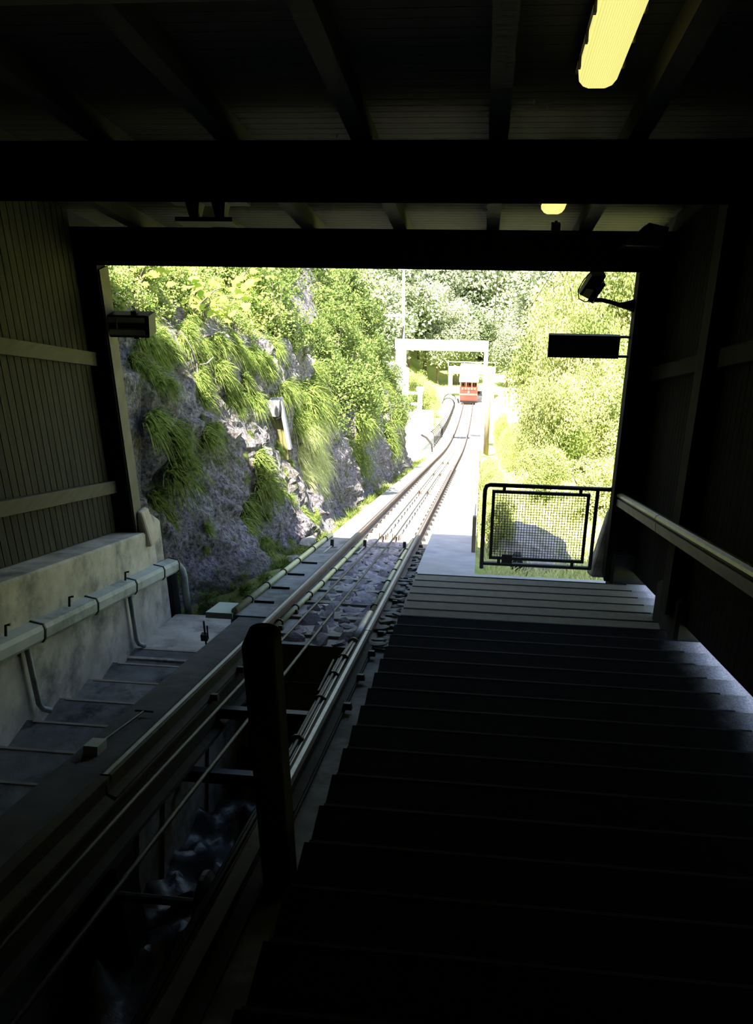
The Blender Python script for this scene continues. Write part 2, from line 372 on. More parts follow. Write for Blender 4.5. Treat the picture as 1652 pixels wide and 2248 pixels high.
# ---- ceiling lamps
def lamp(u0, u1, lab):
    x0, x1 = .43, .64
    t = thing('ceiling_lamp', S((x0 + x1) / 2, (u0 + u1) / 2, 1.72), lab, 'lamp', 'tube lamps under the sloping ceiling')
    part('housing', MB().sbox(x0 - .012, x1 + .012, u0, u1, 1.84, 1.905), 'black', t)
    pr = [(x0, 1.84), (x0 + .006, 1.785), (x0 + .03, 1.755), (x0 + .06, 1.742), (x1 - .06, 1.742), (x1 - .03, 1.755), (x1 - .006, 1.785), (x1, 1.84)]
    mb = MB(); us = frange(u0 + .09, u1 - .09, .2); cx = (x0 + x1) / 2
    ring = [(u0 + .01, .55), (u0 + .03, .82)] + [(q, 1.0) for q in us] + [(u1 - .03, .82), (u1 - .01, .55)]
    k = len(pr); b = 0
    for q, sc in ring:
        mb.v += [S(cx + (px - cx) * (.6 + .4 * sc), q, 1.84 - (1.84 - pn) * sc) for px, pn in pr]
    for i in range(len(ring) - 1):
        for j in range(k - 1):
            a = i * k + j; mb.f.append((a, a + 1, a + k + 1, a + k)); mb.mi.append(0)
    mb.f.append(tuple(range(k))); mb.mi.append(0); mb.f.append(tuple((len(ring) - 1) * k + j for j in range(k - 1, -1, -1))); mb.mi.append(0)
    part('diffuser', mb, 'lamp', t, 'glowing yellow ribbed diffuser')
    for q in frange(u0 + .25, u1 - .25, .3):
        for xx in (x0 - .012, x1):
            part('latch', MB().sbox(xx, xx + .012, q, q + .035, 1.79, 1.85), 'clip', t)
lamp(3.7, 5.16, 'lit yellow tube lamp on the near ceiling, the larger one')
lamp(6.75, 8.2, 'lit yellow tube lamp behind the middle beam, the smaller one')

# ---- hanging bracket, loudspeaker, cable on the lintel
t = thing('hanging_bracket', S(-2.35, 7.4, 1.5), 'black hanging bracket with two legs under the ceiling', 'bracket')
part('top_plate', MB().sbox(-2.62, -1.98, 7.25, 7.5, 1.66, 1.70), 'black', t)
part('hanger', MB().sbox(-2.4, -2.3, 7.3, 7.42, 1.70, 1.905), 'black', t)
for x in (-2.42, -2.2):
    part('leg', MB().hexa([S(x - .035, 7.36, 1.53), S(x + .035, 7.36, 1.53), S(x + .035, 7.44, 1.53), S(x - .035, 7.44, 1.53),
                           S(x - .06, 7.3, 1.66), S(x + .06, 7.3, 1.66), S(x + .06, 7.46, 1.66), S(x - .06, 7.46, 1.66)]), 'black', t)
part('bottom_plate', MB().sbox(-2.56, -2.08, 7.3, 7.52, 1.495, 1.53), 'black', t)
Y1 = YO - .23
t = thing('loudspeaker', (1.42, Y1 - .2, -1.30), 'black wedge-shaped loudspeaker on the lintel by the right post', 'loudspeaker')
part('cabinet', MB().hexa([(1.22, Y1 - .30, -1.40), (1.58, Y1 - .30, -1.40), (1.58, Y1, -1.48), (1.22, Y1, -1.48),
                           (1.42, Y1 - .30, -1.20), (1.60, Y1 - .30, -1.24), (1.60, Y1, -1.30), (1.42, Y1, -1.28)]), 'black', t)
part('grille', MB().hexa([(1.24, Y1 - .312, -1.395), (1.56, Y1 - .312, -1.395), (1.56, Y1 - .30, -1.395), (1.24, Y1 - .30, -1.395),
                          (1.43, Y1 - .312, -1.215), (1.57, Y1 - .312, -1.25), (1.57, Y1 - .30, -1.25), (1.43, Y1 - .30, -1.215)]), 'clip', t)
arc = [(.42 + .13 * math.cos(a) + .13, YO - .23, -1.335 + .07 * math.sin(a)) for a in frange(math.pi, 0, .3)]
t = thing('cable_clamp', (.6, YO - .2, -1.34), 'small black cable clamp with looping wire on the lintel', 'cable')
part('cable_loop', MB().tube(arc, .007, 6), 'black', t)
part('clamp', MB().box(.58, .66, YO - .26, YO - .12, -1.34, -1.26), 'black', t)
part('clamp_screw', MB().tube([(.62, YO - .2, -1.26), (.62, YO - .2, -1.235)], .014, 6), 'black', t)

# ---- left wall: concrete foot, planks, battens, end post
def zf(y, n): return (n - y * SN) / CS
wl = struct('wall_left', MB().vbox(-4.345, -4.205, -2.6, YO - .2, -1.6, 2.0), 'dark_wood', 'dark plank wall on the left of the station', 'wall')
wo = origin(wl); w = .108
w = .116
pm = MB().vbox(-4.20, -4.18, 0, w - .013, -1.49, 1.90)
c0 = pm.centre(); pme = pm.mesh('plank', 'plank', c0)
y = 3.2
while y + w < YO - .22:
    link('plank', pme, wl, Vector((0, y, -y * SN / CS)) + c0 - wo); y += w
for n0, n1 in ((.39, .53), (-1.02, -.88)):
    part('batten', MB().vbox(-4.177, -4.11, 2.6, YO - .2, n0, n1), 'batten', wl)
bevel(struct('wall_left_foot', MB().vbox(-4.5, -3.86, -2.6, YO + .08, -4.3, -1.5)
       .hexa([(-4.8, YO + .08, -7.5), (-3.85, YO + .08, -7.5), (-3.83, S(0, 10.95, -2.9).y, -7.5), (-4.8, S(0, 10.95, -2.9).y, -7.5), (-4.8, YO + .08, zf(YO + .08, -1.25)), (-3.93, YO + .08, zf(YO + .08, -1.25)), (-3.90, YO + .42, zf(YO + .42, -1.42)), (-4.8, YO + .42, zf(YO + .42, -1.42))]), 'concrete', 'stained grey concrete foot wall under the planks', 'wall'), .02)
t = thing('end_post', (-4.1, YO - .1, -4.9), 'tall dark timber post at the left of the open end', 'post')
part('post_core', MB().box(-4.28, -3.97, YO - .22, YO, -4.84, -1.705), 'dark_wood', t)
part('lit_reveal', MB().box(-3.972, -3.952, YO - .2, YO + .02, -4.86, -1.75), 'post_lit', t, 'post side face painted pale as if daylit')  # the post's reveal, coloured pale to stand for daylight on it
bevel(part('post_shoe', MB().hexa([(-3.95, YO - .2, -4.97), (-3.79, YO - .2, -4.97), (-3.80, YO + .12, -5.02), (-3.95, YO + .12, -5.02),
                                   (-3.95, YO - .14, -4.53), (-3.885, YO - .14, -4.55), (-3.885, YO + .08, -4.58), (-3.95, YO + .08, -4.56)]), 'shoe', t, 'rounded concrete shoe'), .03, 2)

# ---- cable duct along the left wall
t = thing('cable_duct', S(-3.76, 7.0, -2.1), 'pale grey cable duct running along the left concrete wall', 'duct')
part('channel', MB().sweep([(-3.86, -2.10), (-3.74, -2.10), (-3.72, -2.07), (-3.72, -1.99), (-3.74, -1.95), (-3.86, -1.93)], [-1.8, 10.88], S), 'duct', t)
for u in (5.2, 6.25, 7.3, 8.4, 9.42, 10.3, 10.83):
    part('joint_band', MB().sweep([(-3.86, -2.11), (-3.735, -2.11), (-3.712, -2.075), (-3.712, -1.985), (-3.735, -1.943), (-3.86, -1.92)], [u, u + .025], S), 'clip', t)
for u in (5.7, 6.8, 7.95, 9.3):
    part('hook', MB().tube([S(-3.8, u, -1.93), S(-3.8, u, -1.84), S(-3.76, u, -1.83)], .012, 6), 'clip', t)
part('end_bend', MB().tube([S(-3.79, 10.86, -2.02), S(-3.78, 10.98, -2.04), S(-3.76, 11.08, -2.12), S(-3.75, 11.12, -2.22), Vector((-3.75, S(0, 11.12, -2.2).y + .0, S(0, 11.34, -2.82).z))], .045, 10), 'duct', t, smooth=True)
t2 = part('end_cover', MB().tube([S(-3.88, 10.98, -2.12), Vector((-3.88, S(0, 11.0, -2.2).y, S(0, 11.3, -2.85).z))], .07, 8), 'black', t)
for u0 in (7.15, 9.44):
    p0 = S(-3.81, u0, -2.1); zb = S(0, u0 + .25, -2.80).z
    part('drop_pipe', MB().tube([p0, Vector((-3.81, p0.y, zb + .12)), Vector((-3.8, p0.y + .03, zb + .04)), Vector((-3.74, p0.y + .06, zb))], .026, 8), 'duct', t, smooth=True)

# ---- back wall and right wall
struct('wall_back', MB().box(-4.6, 2.2, -3.0, -2.8, -6, 3.4), 'dark_wood', 'dark wall behind the top of the stairs', 'wall')
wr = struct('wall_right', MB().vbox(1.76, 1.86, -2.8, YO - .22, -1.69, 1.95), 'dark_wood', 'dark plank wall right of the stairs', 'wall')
wo = origin(wr)
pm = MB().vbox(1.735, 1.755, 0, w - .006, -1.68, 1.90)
c0 = pm.centre(); pme = pm.mesh('plank', 'plank_shaded', c0)
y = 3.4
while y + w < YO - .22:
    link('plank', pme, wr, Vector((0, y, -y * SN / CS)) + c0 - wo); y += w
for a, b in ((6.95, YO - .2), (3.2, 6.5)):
    part('batten', MB().vbox(1.67, 1.733, a, b, .39, .52), 'batten_shaded', wr)
part('inner_post', MB().vbox(1.60, 1.73, 6.62, 6.86, -1.62, 1.74), 'batten_shaded', wr)
part('corner_post', MB().box(1.44, 1.78, YO - .22, YO, -5.1, -1.705), 'dark_wood', wr)
for y0, y1, x0 in ((6.45, 7.35, 1.66), (YO - .26, YO + .06, 1.5)):
    bevel(part('concrete_pier', MB().vbox(x0, 2.0, y0, y1, -2.6, -1.45), 'conc_dark', wr, 'dark concrete pier'), .03)
bevel(part('corner_shoe', MB().hexa([(1.32, YO + .02, -5.2), (1.7, YO + .02, -5.2), (1.7, YO + .3, -5.3), (1.3, YO + .3, -5.3),
                               (1.45, YO + .02, -4.32), (1.62, YO + .02, -4.32), (1.62, YO + .2, -4.4), (1.45, YO + .2, -4.4)]), 'concrete', wr, 'sloping concrete shoe'), .04, 2)

# ---- stairs
stairs = struct('platform_stairs', MB().sbox(-.64, 2.05, -2.8, 9.7, -4.2, -2.05), 'conc_dark', 'wide concrete platform stairs descending beside the track', 'stairs')
so_ = origin(stairs)
STEP = .357; ty, tz = STEP * CS, STEP * SN
smp, smd = [], []
for lst, mt in ((smp, 'step_lit'), (smd, 'step_shaded')):
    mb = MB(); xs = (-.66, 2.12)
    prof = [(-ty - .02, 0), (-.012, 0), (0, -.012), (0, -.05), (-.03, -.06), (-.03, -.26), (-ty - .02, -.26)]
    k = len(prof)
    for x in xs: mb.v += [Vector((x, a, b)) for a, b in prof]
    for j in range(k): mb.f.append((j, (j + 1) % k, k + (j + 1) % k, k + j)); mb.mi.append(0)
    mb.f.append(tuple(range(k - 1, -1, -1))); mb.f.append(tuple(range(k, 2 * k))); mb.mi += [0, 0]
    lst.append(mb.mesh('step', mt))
snd = MB().box(-.64, 1.66, -.034, -.018, -.01, .003).mesh('nosing_strip', 'strip_dark')
snw = MB().box(-.64, 1.66, -.012, .002, -.03, .002).mesh('nosing_strip', 'strip_worn')
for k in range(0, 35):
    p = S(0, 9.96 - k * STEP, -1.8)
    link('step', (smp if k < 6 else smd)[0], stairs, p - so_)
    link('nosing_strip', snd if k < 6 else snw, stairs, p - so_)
# landing and sloping path beyond
L0 = S(0, 9.96, -1.8)
plat = struct('platform_path', MB().sweep([(-.72, -2.5), (.0, -2.5), (.0, -1.96), (-.72, -1.96)], [10.9] + frange(12, 102, 3)), 'platform', 'pale concrete path sloping down beside the track', 'path')
struct('landing', MB().hexa([(-.66, L0.y - .02, L0.z - .6), (1.9, L0.y - .02, L0.z - .6), (1.9, S(0, 10.95, -1.96).y, L0.z - .8), (-.7, S(0, 10.95, -1.96).y, L0.z - .8),
                             (-.66, L0.y - .02, L0.z - .10), (1.9, L0.y - .02, L0.z - .10), (1.9, S(0, 10.95, -1.96).y, S(0, 10.95, -1.955).z), (-.7, S(0, 10.95, -1.96).y, S(0, 10.95, -1.955).z)]),
       'platform', 'concrete landing at the foot of the stairs', 'landing')

# ---- handrail on the right
t = thing('handrail', S(1.5, 8, -.95), 'worn wooden handrail sloping down along the right wall', 'handrail')
HR = [(1.478, -.832), (1.468, -.815), (1.475, -.795), (1.50, -.782), (1.525, -.782), (1.55, -.795), (1.555, -.815), (1.545, -.832)]
for a_, b_ in ((-2.5, 7.60), (7.62, 10.05)):
    part('top_rail', MB().sweep(HR, [a_, b_], S), 'handrail', t)
    part('groove_strip', MB().sweep([(1.495, -.85), (1.53, -.85), (1.53, -.832), (1.495, -.832)], [a_, b_], S), 'clip', t)
    part('lower_board', MB().sweep([(1.476, -.925), (1.54, -.925), (1.54, -.85), (1.476, -.85)], [a_, b_], S), 'handrail_low', t)
for u in (1.5, 4.2, 6.9, 9.5):
    part('wall_arm', MB().tube([S(1.51, u, -.9), S(1.54, u, -.98), S(1.75, u, -.98)], .014, 6), 'clip', t)

# ---- mesh gate
t = thing('mesh_gate', (.7, YO, L0.z - .1), 'black steel gate with wire mesh infill at the foot of the stairs', 'gate')
zb, zt_ = L0.z - .09, -4.075
part('top_tube', MB().tube([(.075, YO, zb + .9), (.078, YO, zt_ - .06), (.092, YO, zt_ - .015), (.13, YO, zt_), (1.44, YO, zt_)], .024, 10), 'gate', t, smooth=True)
part('post', MB().tube([(.075, YO, zb), (.075, YO, zb + .95)], .024, 10), 'gate', t, smooth=True)
part('post', MB().tube([(1.30, YO, zb + .05), (1.30, YO, zt_)], .021, 10), 'gate', t, smooth=True)
part('bottom_rail', MB().box(.075, 1.3, YO - .015, YO + .015, -5.085, -5.05), 'gate', t)
fx0, fx1, fz0, fz1 = .155, 1.225, -5.005, -4.135
for a in ((fx0, fx1, fz1 - .035, fz1), (fx0, fx1, fz0, fz0 + .035)):
    part('frame_bar', MB().box(a[0], a[1], YO - .012, YO + .012, a[2], a[3]), 'gate', t)
for a in (fx0, fx1 - .035):
    part('frame_bar', MB().box(a, a + .035, YO - .012, YO + .012, fz0 + .035, fz1 - .035), 'gate', t)
for x in (.27, 1.1):
    part('spacer', MB().box(x, x + .035, YO - .012, YO + .012, fz1, zt_ - .015), 'gate', t)
    part('spacer', MB().box(x - .02, x + .015, YO - .012, YO + .012, -5.05, fz0), 'gate', t)
to = origin(t)
vm = MB().tube([(0, 0, 0), (0, 0, fz1 - fz0 - .06)], .0032, 4).mesh('wire', 'gate'); hm = MB().tube([(0, 0, 0), (fx1 - fx0 - .06, 0, 0)], .0032, 4).mesh('wire', 'gate')
for i in range(1, 32):
    link('wire', vm, t, Vector((fx0 + .03 + (fx1 - fx0 - .06) * i / 32, YO - .002, fz0 + .03)) - to)
for i in range(1, 25):
    link('wire', hm, t, Vector((fx0 + .03, YO + .002, fz0 + .03 + (fz1 - fz0 - .06) * i / 25)) - to)
part('latch_plate', MB().box(.30, .42, YO - .03, YO - .014, -5.04, -4.93), 'gate', t)

# ---- sign panel, mirror with arm, flood light
t = thing('sign_panel', (1.0, YO - .1, -2.5), 'black rectangular sign panel on two brackets by the right post', 'sign')
part('panel', MB().box(.64, 1.34, YO - .13, YO - .06, -2.575, -2.345), 'black', t)
for z in (-2.37, -2.57):
    part('bracket', MB().box(1.34, 1.45, YO - .11, YO - .08, z, z + .02), 'black', t)
t = thing('camera_lamp', (1.1, YO - .1, -2.1), 'black hooded lamp on a curved arm fixed to the right post', 'lamp')
part('hood', bm_ := MB().hexa([(.90, YO - .16, -1.93), (1.02, YO - .16, -1.99), (1.02, YO + .0, -1.99), (.90, YO + .0, -1.93),
                         (1.0, YO - .18, -1.745), (1.135, YO - .18, -1.745), (1.135, YO + .02, -1.745), (1.0, YO + .02, -1.745)]), 'black', t)
part('back_shell', MB().hexa([(1.02, YO - .15, -1.96), (1.09, YO - .15, -1.93), (1.09, YO - .01, -1.93), (1.02, YO - .01, -1.96),
                              (1.0, YO - .17, -1.76), (1.14, YO - .17, -1.83), (1.14, YO + .01, -1.83), (1.0, YO + .01, -1.76)]), 'black', t)
part('lens', MB().hexa([(.925, YO - .165, -1.94), (.99, YO - .165, -1.972), (.99, YO - .158, -1.972), (.925, YO - .158, -1.94),
                        (.96, YO - .172, -1.87), (1.03, YO - .172, -1.885), (1.03, YO - .165, -1.885), (.96, YO - .165, -1.87)]), 'beige', t)
part('knuckle', MB().tube([(1.02, YO - .08, -2.02), (1.06, YO - .08, -1.94)], .035, 8), 'black', t)
part('arm', MB().tube([(1.02, YO - .08, -2.0), (1.13, YO - .08, -2.0), (1.22, YO - .08, -2.02), (1.3, YO - .08, -2.045), (1.38, YO - .08, -2.05), (1.45, YO - .08, -2.05)], [.024, .022, .022, .024, .045, .07], 10), 'black', t, smooth=True)
part('loop_cable', MB().tube([(.99, YO - .1, -1.73), (.93, YO - .12, -1.80), (.885, YO - .12, -1.90), (.90, YO - .12, -1.98), (.96, YO - .1, -2.015), (1.02, YO - .08, -2.01)], .006, 6), 'black', t)
t = thing('flood_light', (-3.7, YO - .05, -2.5), 'dark framed double flood light fixed to the left post', 'lamp')
for z0, z1, m_, y0 in ((-2.245, -2.222, 'black', 0), (-2.30, -2.245, 'beige', -.01), (-2.375, -2.30, 'black', .06), (-2.435, -2.375, 'beige', -.01), (-2.46, -2.435, 'black', 0)):
    part('frame_rail' if m_ == 'black' else 'reflector', MB().box(-3.95, -3.53, YO - .16 + y0, YO + .02, z0, z1), m_, t)
part('end_cap', MB().hexa([(-3.56, YO - .17, -2.46), (-3.515, YO - .17, -2.45), (-3.515, YO + .03, -2.45), (-3.56, YO + .03, -2.46),
                           (-3.545, YO - .17, -2.222), (-3.50, YO - .17, -2.228), (-3.50, YO + .03, -2.228), (-3.545, YO + .03, -2.222)]), 'black', t)
for z0, z1 in ((-2.222, -2.195), (-2.49, -2.46)):
    part('clamp_knob', MB().box(-3.72, -3.66, YO - .1, YO - .04, z0, z1), 'black', t)
part('wire', MB().tube([(-3.86, YO - .17, -2.25), (-3.85, YO - .19, -2.31), (-3.86, YO - .17, -2.37)], .008, 5), 'duct', t)

# ================================================================== LEFT SERVICE STEPS AND PIT
ls = struct('service_steps', MB().sbox(-3.86, -2.36, -2.6, 9.75, -4.3, -3.05), 'conc_dark', 'narrow concrete service steps between left wall and track', 'steps')
lo_ = origin(ls)
LS = .62; ly, lz = LS * CS, LS * SN
mb = MB().box(-3.86, -2.37, -ly - .02, 0, -.32, 0)
lme = mb.mesh('service_step', 'svc_step')
lne = MB().box(-3.80, -2.38, -.022, .004, -.03, .005).mesh('nosing_edge', 'shoe')
for k in range(0, 19):
    link('step', lme, ls, S(0, 9.72 - k * LS, -2.8) - lo_)
    link('nosing_edge', lne, ls, S(0, 9.72 - k * LS, -2.8) - lo_)
struct('service_landing', MB().hexa([S(-3.86, 9.5, -3.4), S(-2.36, 9.5, -3.4), S(-2.36, 11.2, -3.4), S(-3.86, 11.2, -3.4),
                                     S(-3.86, 9.5, -2.86), S(-2.36, 9.5, -2.86), S(-2.36, 11.15, -2.72), S(-3.86, 11.15, -2.72)])
       .sbox(-3.0, -2.4, 9.3, 9.75, -3.1, -2.72), 'concrete', 'concrete landing at the foot of the service steps', 'landing')
struct('pit_wall_left', MB().sbox(-2.37, -2.06, -2.6, 8.75, -4.4, -2.13), 'kerb_shaded', 'sloping concrete kerb left of the rail over the pit', 'kerb')
struct('pit_wall_right', MB().sbox(-.92, -.66, -2.6, 7.97, -4.4, -2.17), 'slab', 'concrete ledge between the right rail and the stairs', 'kerb')
pf = MB(); gx = frange(-2.1, -.9, .05); gu = frange(-2.0, 8.2, .06)
for u in gu:
    for x in gx: pf.v.append(S(x, u, -3.25 + .35 * fr(x * 2.2, u * 1.6, 3.1)))
k = len(gx)
for i in range(len(gu) - 1):
    for j in range(k - 1): pf.f.append((i * k + j, i * k + j + 1, (i + 1) * k + j + 1, (i + 1) * k + j)); pf.mi.append(0)
struct('pit_floor', pf, 'wet_rock', 'wet rock at the bottom of the track pit', 'rock', True)
for u in (4.6, 5.6, 6.6):
    solid('pit_pilaster', MB().sbox(-2.033, -2.012, u, u + .2, -3.4, -2.2), 'pit', 'pale concrete pilaster inside the track pit, number %s up from the track bed' % {6.6: 'first', 5.6: 'second', 4.6: 'third'}[u] if False else
          {6.6: 'pale pit pilaster nearest the cobbled track bed', 5.6: 'pale pit pilaster between two others under the left rail', 4.6: 'pale pit pilaster nearest the dark upper pit'}[u], 'pilaster')
solid('added_lit_pit_panel', MB().sbox(-2.058, -2.035, 5.2, 7.93, -3.3, -2.16), 'pit', 'added panel painted pale as if daylit under the left rail in the pit', 'facing')  # panel added in a pale colour so the pit wall looks daylit
for u, n, lab in ((6.55, -2.36, 'thin dark cross bar in the pit behind the rounded post'), (5.95, -2.62, 'dark cross beam low in the pit left of the rounded post'), (7.3, -2.32, 'pale thin rod across the pit mouth')):
    if u > 7:
        solid('tie_rod', MB().tube([S(-1.9, u, n), S(-1.0, u, n)], .008, 6), 'cable', lab, 'rod')
    else:
        solid('pit_beam', MB().sbox(-2.06, -.92, u, u + .09, n - .05, n + .03), 'black', lab, 'beam')

def rail(x, lab, glab):
    t = thing('rail', S(x, 8, -2.14), lab, 'rail')
    pr = [(x - .06, -2.14), (x + .06, -2.14), (x + .06, -2.125), (x + .01, -2.11), (x + .01, -2.045), (x + .033, -2.035), (x + .033, -2.006),
          (x + .024, -2.001), (x + .013, -2.0), (x - .013, -2.0), (x - .024, -2.001), (x - .033, -2.006), (x - .033, -2.035), (x - .01, -2.045), (x - .01, -2.11), (x - .06, -2.125)]
    band = [0] * 8 + [1] + [0] * 7
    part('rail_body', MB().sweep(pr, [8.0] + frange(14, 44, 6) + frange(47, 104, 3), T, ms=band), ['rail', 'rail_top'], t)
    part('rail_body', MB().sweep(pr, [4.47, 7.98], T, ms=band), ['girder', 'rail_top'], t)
    part('shaded_rail_end', MB().sweep([(x - .06, -2.14), (x + .06, -2.14), (x + .01, -2.11), (x + .01, -2.045), (x + .033, -2.035), (x + .033, -2.002), (x - .033, -2.002), (x - .033, -2.035), (x - .01, -2.045), (x - .01, -2.11)], [-2.5, 4.45], S), 'girder', t, 'rail end above the stopping place, shade put into its dark colour')  # upper rail coloured dark in place of the shade on it
    to = origin(t)
    cm = MB().hexa([(-.035, -.03, 0), (.035, -.03, 0), (.035, .03, 0), (-.035, .03, 0), (-.025, -.022, .045), (.025, -.022, .045), (.025, .022, .045), (-.025, .022, .045)]).mesh('rail_clip', 'clip')
    u = 6.2
    while u < 34:
        for sx in (-1, 1):
            o = link('rail_clip', cm, t, T(x + sx * .085, u, -2.14) - to); o.rotation_euler = (-SL, 0, 0)
        u += .72
    g = solid('rail_girder', MB().sweep([(x - .07, -2.48), (x + .07, -2.48), (x + .07, -2.45), (x + .012, -2.44), (x + .012, -2.17), (x + .07, -2.16), (x + .07, -2.14),
                                         (x - .07, -2.14), (x - .07, -2.16), (x - .012, -2.17), (x - .012, -2.44), (x - .07, -2.45)], [-2.5, 7.98], S), 'girder', glab, 'girder')
rail(-1.94, 'left steel running rail of the funicular track', 'mossy steel girder carrying the left rail over the pit')
rail(-.955, 'right steel running rail beside the platform stairs', 'dark steel girder carrying the right rail over the pit')
solid('girder_leg', MB().vbox(-2.04, -1.84, S(0, 4.3, -2.3).y, S(0, 4.55, -2.3).y, -4.3, -2.48), 'dark_wood', 'brown upright timber leg under the left girder', 'post')
# rounded timber post at the stair edge
def arch(x0, x1, y0, y1, z0, z1):
    mb = MB(); cx, r = (x0 + x1) / 2, (x1 - x0) / 2
    pr = [(x0, z0)] + [(cx - r * math.cos(a) , z1 - r * .55 + r * .55 * math.sin(a)) for a in frange(0, math.pi, .35)] + [(x1, z0)]
    k = len(pr)
    for y in (y0, y1): mb.v += [Vector((x, y, z)) for x, z in pr]
    for j in range(k): mb.f.append((j, (j + 1) % k, k + (j + 1) % k, k + j)); mb.mi.append(0)
    mb.f.append(tuple(range(k - 1, -1, -1))); mb.f.append(tuple(range(k, 2 * k))); mb.mi += [0, 0]
    return mb
pb = S(-.8, 3.35, -.885)
M['mossy_post'] = mk('mossy_dark_timber', (.005, .0045, .003), (.009, .008, .005), 6, .9, .3, spec=.1, c3=(.014, .013, .004), scale3=5, thr=(.6, .72))
bevel(solid('buffer_post', arch(-.882, -.752, pb.y - .07, pb.y + .07, zf(pb.y, -2.17), pb.z + .02), 'mossy_post', 'thick black timber post with rounded top beside the stairs', 'post'), .012, 2)
# haul ropes
for x0, x1, lab in ((-1.555, -1.77, 'left steel haul rope between the rails'), (-1.335, -1.50, 'right steel haul rope between the rails')):
    pts = [S(x1, -2, -2.12), S(x1, 4.5, -2.12), S(x1 + .3 * (x0 - x1), 9, -2.1), S(x0, 14.8, -2.06)] + [T(x0, u, -2.07) for u in frange(24, 44, 9)] + [T(x0, u, -2.07) for u in frange(50, 97, 6)]
    solid('haul_rope', MB().tube(pts, .014, 8), 'cable', lab, 'cable', smooth=True)
# rope rollers
for i, u in enumerate((14.85, 23.8, 31, 38.5)):
    t = thing('rope_roller', T(-1.45, u, -2.15), ['pair of rusty rope rollers at the edge of the shade, nearest of four', 'second nearest pair of rope rollers between the rails', 'third pair of rope rollers along the sunlit track', 'farthest pair of rope rollers between the rails'][i], 'roller', 'rope rollers')
    for x in (-1.555, -1.335):
        c = T(x, u, -2.16)
        mb = MB(); rr = [(.045, .135), (.03, .135), (.012, .1), (-.012, .1), (-.03, .135), (-.045, .135)]
        for dx, r_ in rr:
            mb.v += [c + Vector((dx, r_ * math.cos(a * math.pi / 8), r_ * math.sin(a * math.pi / 8) - .03)) for a in range(16)]
        for a in range(len(rr) - 1):
            for j in range(16): mb.f.append((a * 16 + j, a * 16 + (j + 1) % 16, (a + 1) * 16 + (j + 1) % 16, (a + 1) * 16 + j)); mb.mi.append(0)
        mb.f.append(tuple(range(15, -1, -1))); mb.f.append(tuple(range(80, 96))); mb.mi += [0, 0]
        part('sheave', mb, 'rail', t)
        for dx in (-.075, .06):
            part('cheek_plate', MB().sbox(x + dx, x + dx + .015, u - .05, u + .05, -2.18, -2.03, F=T), 'brown_pole', t)
    part('base_bar', MB().sbox(-1.7, -1.2, u - .04, u + .04, -2.2, -2.16, F=T), 'clip', t)
# guide roller on the near pit
c = S(-1.30, 4.35, -2.62)
t = thing('rope_sheave', c, 'dark round rope wheel down in the pit beside the post', 'wheel')
mb = MB(); rr = [(.06, .17), (.035, .17), (.0, .13), (-.035, .17), (-.06, .17)]
for dx, r_ in rr: mb.v += [c + Vector((dx, r_ * math.cos(a * math.pi / 12), r_ * math.sin(a * math.pi / 12))) for a in range(24)]
for a in range(len(rr) - 1):
    for j in range(24): mb.f.append((a * 24 + j, a * 24 + (j + 1) % 24, (a + 1) * 24 + (j + 1) % 24, (a + 1) * 24 + j)); mb.mi.append(0)
mb.f.append(tuple(range(23, -1, -1))); mb.f.append(tuple(range(96, 120))); mb.mi += [0, 0]
part('wheel', mb, 'clip', t)
part('axle', MB().tube([c - Vector((.75, 0, 0)), c + Vector((.4, 0, 0))], .025, 8), 'cable', t)

# ---- track bed
bed = struct('track_bed', MB().sweep([(-2.05, -2.9), (-.72, -2.9), (-.72, -2.165), (-2.05, -2.165)], [7.95, 20, 32] + frange(44, 104, 4)), 'bed', 'stone and concrete bed of the funicular track', 'track bed')
bo = origin(bed)
part('edge_slab', MB().sweep([(-2.46, -3.0), (-2.05, -3.0), (-2.05, -2.12), (-2.46, -2.12)], [8.78, 20, 32, 44]), 'slab', bed)
u = 8.3
sl_me = MB().sbox(-2.03, -.74, -.07, .07, -.01, .03).mesh('sleeper', 'sleeper')
while u < 40:
    link('sleeper', sl_me, bed, T(0, u, -2.168) - bo); u += .72
def pebble(seed, flat):
    rnd = random.Random(seed); b = bmesh.new(); bmesh.ops.create_icosphere(b, subdivisions=1, radius=.5)
    for v in b.verts:
        d = 1 + rnd.uniform(-.18, .18); v.co = Vector((v.co.x * d, v.co.y * d, max(-.5, min(.34, v.co.z * d)) * flat))
    me = bpy.data.meshes.new('stone'); b.to_mesh(me); b.free()
    return me
cob = [pebble(i, .6) for i in range(6)]; slt = [pebble(20 + i, .35) for i in range(5)]
for m_ in cob: m_.materials.append(M['stone'])
for m_ in slt: m_.materials.append(M['slate'])
rnd = random.Random(5); u = 8.05; nst = 0
while u < 14.6 and nst < 235:
    x = -1.83 + rnd.uniform(0, .1)
    while x < -1.06 and nst < 235:
        wd = rnd.uniform(.13, .26)
        o = link('stone', rnd.choice(cob), bed, S(x + wd / 2, u + rnd.uniform(-.04, .04), -2.165 + rnd.uniform(-.025, .012)) - bo, (-SL + rnd.uniform(-.1, .1), rnd.uniform(-.1, .1), rnd.uniform(0, 6)), (wd * 1.05, wd * rnd.uniform(.8, 1.05), rnd.uniform(.1, .16)))
        x += wd * .98; nst += 1
    u += .165
u = 7.95
while u < 13.6:
    for q in range(2):
        wd = rnd.uniform(.16, .26)
        link('slab_stone', rnd.choice(slt), bed, S(-.87 + .15 * q + rnd.uniform(-.03, .03), u + rnd.uniform(-.03, .03), -2.15 + rnd.uniform(-.02, .05)) - bo, (-SL + rnd.uniform(-.12, .12), rnd.uniform(-.15, .1), rnd.uniform(-.4, .4)), (wd * 1.1, wd * .75, .16))
    u += .175
